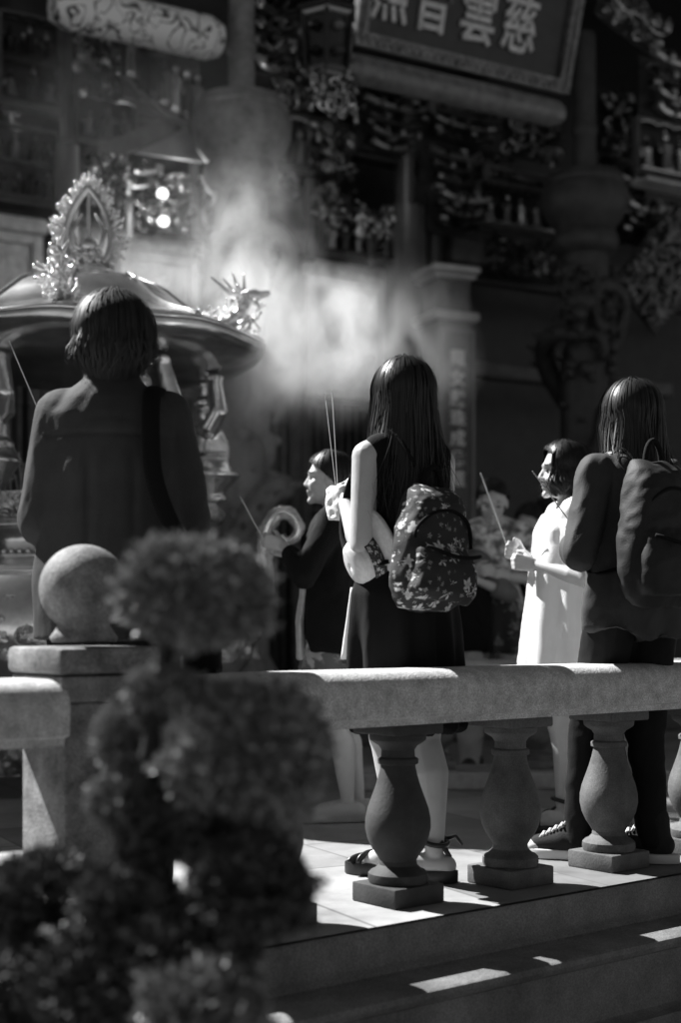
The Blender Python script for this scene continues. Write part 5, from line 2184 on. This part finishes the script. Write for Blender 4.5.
# folded white cloth hanging under the hat
sc = thing('folded_scarf', 'long white folded cloth with a dark end hanging below the straw hat', 'scarf', P(357, 592, 4.26))
mb = MB()
top, bot = P(357, 588, 4.26), P(350, 660, 4.27)
pts = []
ring = []
for i in range(12):
    f = i / 11
    c_ = top.lerp(bot, f) - P(357, 592, 4.26)
    wd = 0.020 + 0.006 * f
    ring.append([(c_.x + wd * math.cos(a) * (1 + 0.12 * math.cos(5 * a + f * 2)), c_.y + 0.014 * math.sin(a) * (1 + 0.2 * math.cos(5 * a)), c_.z) for a in [2 * PI * j / 30 for j in range(30)]])
mb.rings(ring)
so2 = mb.build('cloth', M_dressw, sc, smooth=True, fixn=True)
mb = MB()
c_ = bot - P(357, 592, 4.26)
mb.loft([(c_.x, c_.y, c_.z - 0.014, 0.024, 0.016), (c_.x, c_.y, c_.z - 0.001, 0.027, 0.017)], 20)
mb.build('dark_end', M_leath, so2, bevel=0.003)


def backpack(name, label, pr, c, w_, h_, d_, m, m_trim, seed, strap_m=None, group=None, tilt=0.0, detail=True):
    """soft rucksack; local x forward (towards the wearer's back)"""
    root = thing('backpack', label, 'backpack', pr.world(c), math.atan2((pr.M.to_3x3() @ V((1, 0, 0))).y, (pr.M.to_3x3() @ V((1, 0, 0))).x), group)
    root.rotation_euler.x = tilt
    mb = MB()
    secs = []
    N = 14
    for i in range(N + 1):
        f = i / N
        z = -h_ / 2 + h_ * f
        a = d_ / 2 * (0.78 + 0.30 * math.sin(PI * min(1, 0.15 + 0.75 * (1 - f)))) * (1 if f < 0.85 else 1 - 0.45 * ((f - 0.85) / 0.15) ** 2)
        b = w_ / 2 * (1.0 - 0.36 * f ** 2) * (1 if f < 0.85 else 1 - 0.30 * ((f - 0.85) / 0.15) ** 2) * (1 if f > 0.3 else 1 - 0.42 * (1 - f / 0.3) ** 2)
        secs.append((-(a - d_ / 2) * 0.8, 0, z, a * (1 if f > 0.1 else 0.8 + 2 * f), b))
    mb.loft(secs, 36, 2.7)
    # pocket bulge
    pk_ = [(-d_ * 0.42, 0, -h_ * 0.42, 0.035, w_ * 0.36), (-d_ * 0.46, 0, -h_ * 0.36, 0.055, w_ * 0.42), (-d_ * 0.46, 0, -h_ * 0.2, 0.06, w_ * 0.42), (-d_ * 0.42, 0, -h_ * 0.05, 0.05, w_ * 0.40), (-d_ * 0.36, 0, h_ * 0.02, 0.03, w_ * 0.36)]
    mb.loft(pk_, 30, 2.8)
    me = remesh(mb, 0.008, 3)
    wrinkle(me, 0.013, 8, (1, 1, 1), seed)
    bag = link('bag', me, m, root)
    # zip lines and piping
    mb = MB()
    xb = -d_ * 0.5
    def surf(y, z):      # rough outward position of the back face
        f = (z + h_ / 2) / h_
        a = d_ / 2 * (0.78 + 0.30 * math.sin(PI * min(1, 0.15 + 0.75 * (1 - f))))
        b = w_ / 2 * (1 - 0.36 * f ** 2)
        e = max(0.0, 1 - abs(y / b) ** 2.7) ** (1 / 2.7)
        x = -(a - d_ / 2) * 0.8 - a * e
        if z < h_ * 0.02 and abs(y) < w_ * 0.42:
            x = min(x, -d_ * 0.46 - 0.058 * max(0, 1 - abs(y / (w_ * 0.42)) ** 2.8) ** 0.36)
        return x
    arc = [V((0, w_ * 0.40 * math.cos(t), h_ * 0.04 + h_ * 0.26 * math.sin(t))) for t in [PI * i / 20 for i in range(21)]]
    mb.tube([V((surf(p.y, p.z) - 0.003, p.y, p.z)) for p in arc], 0.0055, 6)
    ln_ = [V((0, -w_ * 0.38 + w_ * 0.76 * i / 14, -h_ * 0.03 - h_ * 0.05 * math.sin(PI * i / 14))) for i in range(15)]
    mb.tube([V((surf(p.y, p.z) - 0.004, p.y, p.z)) for p in ln_], 0.006, 6)
    mb.build('zip', m_trim, bag, smooth=True)
    # grab loop
    mb = MB()
    zt_ = h_ / 2 - 0.01
    mb.tube([(0.02, 0.035 * math.cos(t), zt_ + 0.075 * math.sin(t)) for t in [PI * (-0.05 + 1.1 * i / 12) for i in range(13)]], 0.009, 8, flat=1.0)
    mb.build('grab_loop', m_trim, root, smooth=True)
    # shoulder straps over the wearer
    k = pr.k
    Mr = root.rotation_euler.to_matrix().to_4x4()
    inv = (Matrix.Translation(root.location) @ root.rotation_euler.to_matrix().to_4x4()).inverted()
    for s in (1, -1):
        pts = [pr.world(V(p)) for p in ((-0.11, 0.05 * s, 1.26 * k), (-0.088, 0.068 * s, 1.315 * k), (-0.035, 0.078 * s, 1.362 * k), (0.03, 0.085 * s, 1.352 * k), (0.095, 0.095 * s, 1.27 * k), (0.125, 0.115 * s, 1.18 * k), (0.10, 0.145 * s, 1.05 * k), (0.0, 0.165 * s, 0.97 * k), (-0.10, 0.12 * s, 0.98 * k))]
        q = []
        for i in range(len(pts) - 1):
            p0, p1, p2, p3 = pts[max(i - 1, 0)], pts[i], pts[i + 1], pts[min(i + 2, len(pts) - 1)]
            for j in range(5):
                t = j / 5
                q.append(0.5 * ((2 * p1) + (-p0 + p2) * t + (2 * p0 - 5 * p1 + 4 * p2 - p3) * t * t + (-p0 + 3 * p1 - 3 * p2 + p3) * t ** 3))
        mb = MB()
        mb.tube([inv @ p for p in q], 0.007, 10, flat=3.2, up=(inv.to_3x3() @ V((0, 0, 1))))
        mb.build('shoulder_strap', strap_m or m_trim, root, smooth=True)
    # side tag
    mb = MB()
    mb.tube([(-d_ * 0.3, -w_ * 0.44, -h_ * 0.10), (-d_ * 0.35, -w_ * 0.52, -h_ * 0.22), (-d_ * 0.33, -w_ * 0.50, -h_ * 0.36), (-d_ * 0.30, -w_ * 0.46, -h_ * 0.37), (-d_ * 0.28, -w_ * 0.47, -h_ * 0.2)], 0.0065, 6)
    mb.build('pull_tag', m_trim, bag, smooth=True)
    return root


M_flower = floral('flowered_canvas', 0.02, 0.75, 20.0, 0.50, petals=5)
backpack('backpack', 'dark backpack printed with pale flowers on the long-haired woman\'s back', A, V((-0.175, 0.045, 1.0)), 0.27, 0.36, 0.14, M_flower, M_black, 4, tilt=R(7))

# ================================================================ W: short-haired woman in the white dress
W = Person('short woman with a black bob and loose white dress, holding incense in both hands', 0.865, 5.41, (-0.995, -0.06), 1.47)
W.hpitch = 0.02
W.sw = 0.14
W.feet = {1: (V((0.03, 0.06, 0.01)), R(10)), -1: (V((-0.06, -0.07, 0.01)), R(-12))}
wl2 = W.solve(1, W.loc(586, 584, 5.20), W.loc(530, 564, 5.34))
wr2 = W.solve(-1, V((0.02, -0.19, 0.95)), W.loc(522, 553, 5.44))
W.hands = {1: (V((0.85, -0.15, 0.15)), V((0.2, 0, 1)), V((0, -1, 0.1)), 1.15), -1: (V((0.85, 0.1, 0.3)), V((0.1, 0, 1)), V((0.1, 1, 0)), 1.15)}
W.build_body(0.0048)
k = W.k
mb = MB()
mb.loft([s for s in W.torso_sec(0.022, 0.75)][:-2] + [(-0.004 * k, 0, 1.33 * k, 0.066 * k, 0.11 * k)], 40)
skirt_loft(mb, k, [(0.02, 0, 0.52, 0.175, 0.235), (0.02, 0, 0.70, 0.168, 0.225), (0.02, 0, 0.90, 0.155, 0.205), (0.02, 0, 1.08, 0.135, 0.18), (0.012, 0, 1.22, 0.118, 0.165), (0.0, 0, 1.28, 0.09, 0.15)])
for s in (1, -1):
    sh, e, w_ = W.arms[s]
    mb.cap(sh + V((0, 0, 0.0)), sh + (e - sh) * 0.66, 0.066 * k, 0.070 * k, 18, flat=True)
    mb.ball(sh, 0.072 * k, 14)
cloth('dress', mb, M_dressw, W.root, 0.0068, 2, amp=0.012, scale=9, seed=5.0, stretch=(1, 1, 0.22), pleats=(9, 0.014, 0.52, 1.25))
hair(W, 'bob', M_hair, int(2200 * 1.5), 5, 0.115, 0.0030, vol=1.06)
for s in (1, -1):
    sandal(W, s, 0.028)
mb = MB()
mb.tube([V((0.055 * math.cos(a) + 0.02 + 0.05 * max(0, math.cos(a)), 0.07 * math.sin(a), 1.345 - 0.10 * max(0, math.cos(a)) - 0.01)) * k for a in [2 * PI * i / 30 for i in range(31)]], 0.006, 6)
mb.build('neck_cord', M_leath, W.root, smooth=True)
stick('single incense stick held upright by the woman in the white dress', W.world(wr2 + V((0.075, 0.025, 0.03))), P(481, 474, 5.44), 0.003)

# ================================================================ R: long-haired person with the plain dark backpack at the right edge
Rp = Person('long-haired person in dark untucked shirt and black trousers at the right edge', 0.945, 4.60, (-0.55, 0.83), 1.565)
Rp.hyaw = -0.05
Rp.sw = 0.162
Rp.feet = {1: (V((0.17, 0.075, 0.0)), R(30)), -1: (V((0.0, -0.09, 0.0)), R(35))}
wl3 = Rp.solve(1, Rp.loc(576, 572, 4.44), Rp.loc(572, 540, 4.75))
wr3 = Rp.solve(-1, V((0.05, -0.24, 1.0)), V((0.27, 0.0, 1.12)))
Rp.hands = {1: (V((0.8, -0.2, 0.3)), V((0, 0, 1)), V((0, -1, 0)), 1.0), -1: (V((0.8, 0.2, 0.3)), V((0, 0, 1)), V((0, 1, 0)), 1.0)}
Rp.build_body(0.007, legs=False, face=True)
k = Rp.k
mb = MB()
mb.loft([s for s in Rp.torso_sec(0.026, 0.84)][:-1] + [(-0.004 * k, 0, 1.375 * k, 0.055 * k, 0.066 * k)], 40)
skirt_loft(mb, k, [(0.0, 0, 0.765, 0.140, 0.195), (0.0, 0, 0.85, 0.140, 0.195), (0, 0, 1.0, 0.125, 0.172), (0.005, 0, 1.15, 0.125, 0.17), (0, 0, 1.26, 0.10, 0.165)])
for s in (1, -1):
    sleeve(mb, Rp.arms[s], 1.38, 0.062 * k, 0.055 * k)
me = remesh(mb, 0.0075, 3)
def hem(co, no):      # curved shirt tail
    a = np.arctan2(co[:, 1], co[:, 0])
    f = smooth01((0.86 * k - co[:, 2]) / (0.12 * k))
    out = co.copy()
    out[:, 2] += f * 0.022 * -np.cos(2 * a)
    return out
displace(me, hem)
wrinkle(me, 0.013, 8, (1, 1, 0.5), 11.0, pleats=(5, 0.012, 0.74, 1.1))
link('shirt', me, M_shirt, Rp.root)


def trousers(pr, m, name='trousers', wide=0.0, amp=0.006, top=0.98, seed=3):
    k = pr.k
    mb = MB()
    mb.loft([(x, y, z, a, b) for x, y, z, a, b in pr.torso_sec(0.008, 0.70) if z < top * k], 30)
    for s in (1, -1):
        hip, knee, ank, yaw = pr.leg(s)
        mb.cap(hip, knee, 0.094 * k, (0.066 + wide) * k, 18)
        e = ank + V((0, 0, -0.035 * k))
        mb.cap(knee, e, (0.066 + wide) * k, (0.052 + wide) * k, 18, flat=True)
    me = remesh(mb, 0.008, 3)
    wrinkle(me, amp, 10, (1, 1, 0.8), seed)
    return link(name, me, m, pr.root)


trousers(Rp, M_denim)
hair(Rp, 'long', M_hairb, int(2400 * 1.5), 8, 0.31, 0.0030, spread=0.3)
for s in (1, -1):
    sneaker(Rp, s)
backpack('backpack', 'plain dark grey backpack on the shoulders of the person at the right edge', Rp, V((-0.195, 0.085, 1.06)), 0.31, 0.45, 0.14, mat('dark_canvas', 0.009, 0.7, var=0.3, vscale=6, bump=0.3, bscale=200), M_black, 6)
stick('incense stick of the person at the right edge, crossing the white-dressed woman\'s face', P(570, 522, 4.78), P(533, 472, 4.78), 0.0024)

# ================================================================ C: woman in the black cardigan
Cp = Person('woman with short hair, black cardigan and flowered skirt beside the burner handle', -0.03, 5.65, (-0.99, 0.02), 1.465)
Cp.sw = 0.145
Cp.hoff = V((0.02, 0, 0))
Cp.feet = {1: (V((-0.06, 0.06, 0.01)), 0.1), -1: (V((-0.10, -0.06, 0.01)), -0.1)}
wl4 = Cp.solve(1, Cp.loc(302, 582, 5.42), Cp.loc(286, 549, 5.56))
wr4 = Cp.solve(-1, V((0.08, -0.20, 0.95)), Cp.loc(284, 547, 5.68))
Cp.hands = {1: (V((0.9, -0.25, 0.25)), V((0.1, 0, 1)), V((0, -1, 0)), 0.85), -1: (V((0.9, 0.15, 0.3)), V((0, 0, 1)), V((0, 1, 0)), 0.9)}
Cp.build_body(0.0055)
k = Cp.k
mb = MB()
mb.loft([s for s in Cp.torso_sec(0.022, 0.75)][:-2] + [(-0.006 * k, 0, 1.345 * k, 0.062 * k, 0.095 * k)], 36)
skirt_loft(mb, k, [(-0.01, 0, 0.735, 0.140, 0.195), (-0.005, 0, 0.86, 0.140, 0.195), (0, 0, 1.0, 0.125, 0.17), (0.01, 0, 1.15, 0.128, 0.168), (0.0, 0, 1.26, 0.10, 0.16)])
for s in (1, -1):
    sleeve(mb, Cp.arms[s], 1.72, 0.066 * k, 0.045 * k)
cloth('cardigan', mb, M_card, Cp.root, 0.0075, 3, amp=0.011, scale=9, seed=8.0, stretch=(1, 1, 0.6))
mb = MB()
skirt_loft(mb, k, [(0.135, 0.02, 0.70, 0.022, 0.10), (0.138, 0.02, 0.86, 0.022, 0.11), (0.122, 0.0, 1.0, 0.02, 0.10), (0.125, 0, 1.16, 0.018, 0.085)])
me = remesh(mb, 0.007, 2)
wrinkle(me, 0.006, 14, (1, 1, 0.3), 4.0)
link('blouse_front', me, mat('pale_blouse', 0.5, 0.8, var=0.2, vscale=20), Cp.root)
mb = MB()
skirt_loft(mb, k, [(0, 0, 0.47, 0.17, 0.21), (0, 0, 0.60, 0.155, 0.20), (0, 0, 0.74, 0.135, 0.185), (0, 0, 0.86, 0.122, 0.172)])
cloth('skirt', mb, floral('flowered_skirt_print', 0.13, 0.55, 9.0, 0.6, axes=(0, 2)), Cp.root, 0.008, 2, amp=0.004, scale=8, seed=3.0, pleats=(10, 0.010, 0.47, 0.8))
hair(Cp, 'short', M_hairb, int(1500 * 1.5), 9, 0.0, 0.0030)
for s in (1, -1):
    plain_shoe(Cp, s, mat('pale_shoe', 0.4, 0.6))
stick('incense stick slanting up left from the hands of the woman in the black cardigan', Cp.world(wl4 + V((0.08, -0.03, 0.02))), P(240, 497, 5.62), 0.003)

# ================================================================ L: short-haired person in the dark jacket, seen from behind at the left
Lp = Person('short-haired person in a dark collared jacket seen from behind at the left', -0.60, 3.76, (-0.08, 1.0), 1.645)
Lp.hyaw = 0.05
Lp.sw = 0.128
Lp.feet = {1: (V((0.02, 0.10, 0.0)), 0.15), -1: (V((-0.02, -0.10, 0.0)), -0.15)}
wl5 = Lp.solve(1, Lp.loc(36, 545, 3.74), Lp.loc(62, 500, 3.98))
wr5 = Lp.solve(-1, Lp.loc(190, 540, 3.80), Lp.loc(130, 480, 4.0))
Lp.hands = {1: (V((0.7, -0.5, 0.4)), V((0, 0.2, 1)), V((0, -1, 0)), 1.0), -1: (V((0.7, 0.5, 0.4)), V((0, -0.2, 1)), V((0, 1, 0)), 1.0)}
Lp.build_body(0.007, legs=False)
k = Lp.k
mb = MB()
mb.loft([s for s in Lp.torso_sec(0.034, 0.80)][:-1] + [(-0.008 * k, 0, 1.385 * k, 0.060 * k, 0.075 * k)], 40)
skirt_loft(mb, k, [(0.0, 0, 0.72, 0.150, 0.205), (0.0, 0, 0.86, 0.150, 0.205), (0, 0, 1.0, 0.140, 0.190), (0.0, 0, 1.15, 0.138, 0.182), (-0.01, 0, 1.26, 0.112, 0.16), (-0.01, 0, 1.315, 0.085, 0.125)])
mb.loft([(-0.004, 0, 1.375 * k, 0.067 * k, 0.076 * k), (-0.004, 0, 1.418 * k, 0.062 * k, 0.070 * k)], 30, 2.0)
for s in (1, -1):
    sleeve(mb, Lp.arms[s], 1.75, 0.072 * k, 0.060 * k)
me = remesh(mb, 0.0075, 3)
def back_pleat(co, no):
    out = co.copy()
    for y0, a in ((0.055, 0.010), (-0.06, 0.008)):
        f = np.exp(-((co[:, 1] - y0) / 0.012) ** 2) * smooth01((1.22 * k - co[:, 2]) / 0.1) * (co[:, 0] < 0)
        out[:, 0] += a * f
    yoke = np.exp(-((co[:, 2] - 1.235 * k) / 0.006) ** 2) * (co[:, 0] < 0) * (np.abs(co[:, 1]) < 0.17)
    out[:, 0] += 0.004 * yoke
    return out
displace(me, back_pleat)
wrinkle(me, 0.008, 7, (1, 1, 0.4), 21.0)
link('jacket', me, M_jack, Lp.root)
trousers(Lp, M_denim)
hair(Lp, 'crop', M_hairm, int(2600 * 1.5), 12, 0.118, 0.0030, vol=1.17)
for s in (1, -1):
    plain_shoe(Lp, s, M_leath)
stick('thin incense stick above the left shoulder of the person in the dark jacket', Lp.world(wl5 + V((0.06, -0.02, 0.05))), P(9, 342, 4.1), 0.0018)
sb_ = thing('shoulder_bag', 'black shoulder bag with broad strap on the short-haired person in the jacket', 'bag', Lp.world(V((-0.03, -0.235, 0.76))), Lp.root.rotation_euler.z)
inv = (Matrix.Translation(sb_.location) @ Matrix.Rotation(Lp.root.rotation_euler.z, 4, 'Z')).inverted() @ Lp.M
mb = MB()
mb.loft([(0, 0, -0.15, 0.14, 0.04), (0, 0, -0.13, 0.15, 0.05), (0, 0, 0.08, 0.14, 0.045), (0, 0, 0.10, 0.13, 0.03)], 28, 4)
me = remesh(mb, 0.01, 2)
wrinkle(me, 0.006, 9, (1, 1, 1), 2)
link('bag', me, M_black, sb_)
mb = MB()
pts = [V(p) for p in ((-0.08, -0.245, 0.86 * k), (-0.150, -0.16, 1.0 * k), (-0.172, -0.115, 1.12 * k), (-0.150, -0.105, 1.24 * k), (-0.105, -0.105, 1.325 * k), (-0.03, -0.115, 1.362 * k), (0.06, -0.12, 1.32 * k), (0.14, -0.14, 1.2 * k), (0.155, -0.19, 1.0 * k), (0.10, -0.245, 0.86 * k))]
q = []
for i in range(len(pts) - 1):
    p0, p1, p2, p3 = pts[max(i - 1, 0)], pts[i], pts[i + 1], pts[min(i + 2, len(pts) - 1)]
    for j in range(5):
        t = j / 5
        q.append(inv @ (0.5 * ((2 * p1) + (-p0 + p2) * t + (2 * p0 - 5 * p1 + 4 * p2 - p3) * t * t + (-p0 + 3 * p1 - 3 * p2 + p3) * t ** 3)))
mb.tube(q, 0.006, 10, flat=4.0, up=(0, 0, 1) if False else (-1, 0, 0))
mb.build('strap', M_black, sb_, smooth=True)

# ================================================================ F: woman facing the camera, head bowed
Fp = Person('woman with bowed head and patterned blouse facing forward behind the low balustrade', 0.815, 7.62, (-0.10, -1.0), 1.575)
Fp.hpitch = 0.42
Fp.hoff = V((0.03, 0, -0.01))
Fp.sw = 0.15
wl6 = Fp.solve(1, V((0.03, 0.24, 1.03)), V((0.22, 0.06, 1.03)))
wr6 = Fp.solve(-1, V((0.03, -0.24, 1.03)), V((0.22, -0.10, 1.05)))
Fp.hands = {1: (V((0.6, -0.8, 0.1)), V((0.2, 0, 1)), V((-1, -0.4, 0)), 0.8), -1: (V((0.6, 0.7, 0.1)), V((0.2, 0, 1)), V((-1, 0.4, 0)), 0.8)}
Fp.build_body(0.006)
k = Fp.k
mb = MB()
mb.loft([s for s in Fp.torso_sec(0.022, 0.80)][:-2] + [(0, 0, 1.335 * k, 0.066 * k, 0.10 * k)], 36)
for s in (1, -1):
    sleeve(mb, Fp.arms[s], 1.25, 0.070 * k, 0.062 * k)
cloth('blouse', mb, M_blouse, Fp.root, 0.009, 3, amp=0.006, scale=9, seed=14.0)
mb = MB()
skirt_loft(mb, k, [(0, 0, 0.64, 0.165, 0.205), (0, 0, 0.75, 0.145, 0.19), (0, 0, 0.88, 0.125, 0.175), (0, 0, 0.96, 0.11, 0.155)])
cloth('skirt', mb, floral('dark_skirt_print', 0.02, 0.22, 13.0, 0.5, axes=(0, 2)), Fp.root, 0.009, 2, amp=0.005, scale=8, seed=3.0, pleats=(10, 0.010, 0.62, 0.9))
hair(Fp, 'updo', M_hair, 1300, 15, 0.0, 0.004)
for s in (1, -1):
    plain_shoe(Fp, s, M_leath)
jk = thing('draped_jacket', 'dark jacket draped over the arm of the woman with the bowed head', 'jacket', Fp.world(V((0.2, -0.13, 1.0))), Fp.root.rotation_euler.z)
mb = MB()
mb.loft([(0.02, 0.0, -0.36, 0.035, 0.115), (0.015, 0.0, -0.2, 0.045, 0.125), (0.0, 0.0, -0.05, 0.06, 0.125), (-0.01, 0.0, 0.03, 0.06, 0.115), (-0.01, 0, 0.055, 0.03, 0.09)], 30, 2.5)
me = remesh(mb, 0.008, 3)
wrinkle(me, 0.012, 10, (1, 1, 0.3), 6)
link('jacket', me, M_card, jk)

# ================================================================ two half-hidden worshippers
B1 = Person('half-hidden person in pale trousers behind the flowered backpack', 0.60, 7.5, (-0.3, -0.95), 1.38)
wl7 = B1.solve(1, V((0.0, 0.22, 1.02)), V((0.2, 0.06, 1.05)))
wr7 = B1.solve(-1, V((0.0, -0.22, 1.02)), V((0.2, -0.06, 1.05)))
B1.hands = {1: (V((0.8, -0.4, 0.2)), V((0, 0, 1)), V((0, -1, 0)), 1.0), -1: (V((0.8, 0.4, 0.2)), V((0, 0, 1)), V((0, 1, 0)), 1.0)}
B1.hpitch = 0.3
B1.build_body(0.008, legs=False)
k = B1.k
mb = MB()
mb.loft([s for s in B1.torso_sec(0.022, 0.80)][:-2] + [(0, 0, 1.335 * k, 0.066 * k, 0.10 * k)], 36)
for s in (1, -1):
    sleeve(mb, B1.arms[s], 1.5, 0.066 * k, 0.055 * k)
cloth('top', mb, M_mid, B1.root, 0.01, 3, amp=0.006, scale=9, seed=17.0)
trousers(B1, M_pale, wide=0.012, amp=0.010, seed=9)
hair(B1, 'bob', M_hair, 900, 18, 0.09, 0.0045)
for s in (1, -1):
    plain_shoe(B1, s, M_leath)
B2 = Person('dim figure in dark clothes standing in the shade behind the woman with the bowed head', 1.24, 9.2, (-0.55, -0.8), 1.56)
wl8 = B2.solve(1, V((0.02, 0.23, 1.03)), V((0.22, 0.06, 1.1)))
wr8 = B2.solve(-1, V((0.02, -0.23, 1.03)), V((0.22, -0.06, 1.1)))
B2.hands = {1: (V((0.8, -0.4, 0.2)), V((0, 0, 1)), V((0, -1, 0)), 1.0), -1: (V((0.8, 0.4, 0.2)), V((0, 0, 1)), V((0, 1, 0)), 1.0)}
B2.hpitch = 0.35
B2.build_body(0.008, legs=False)
k = B2.k
mb = MB()
mb.loft([s for s in B2.torso_sec(0.024, 0.80)][:-2] + [(0, 0, 1.335 * k, 0.066 * k, 0.10 * k)], 36)
for s in (1, -1):
    sleeve(mb, B2.arms[s], 1.7, 0.07 * k, 0.055 * k)
cloth('coat', mb, M_card, B2.root, 0.01, 3, amp=0.006, scale=9, seed=19.0)
trousers(B2, M_denim, seed=12)
hair(B2, 'short', M_hair, 800, 19, 0.0, 0.0045)
for s in (1, -1):
    plain_shoe(B2, s, M_leath)
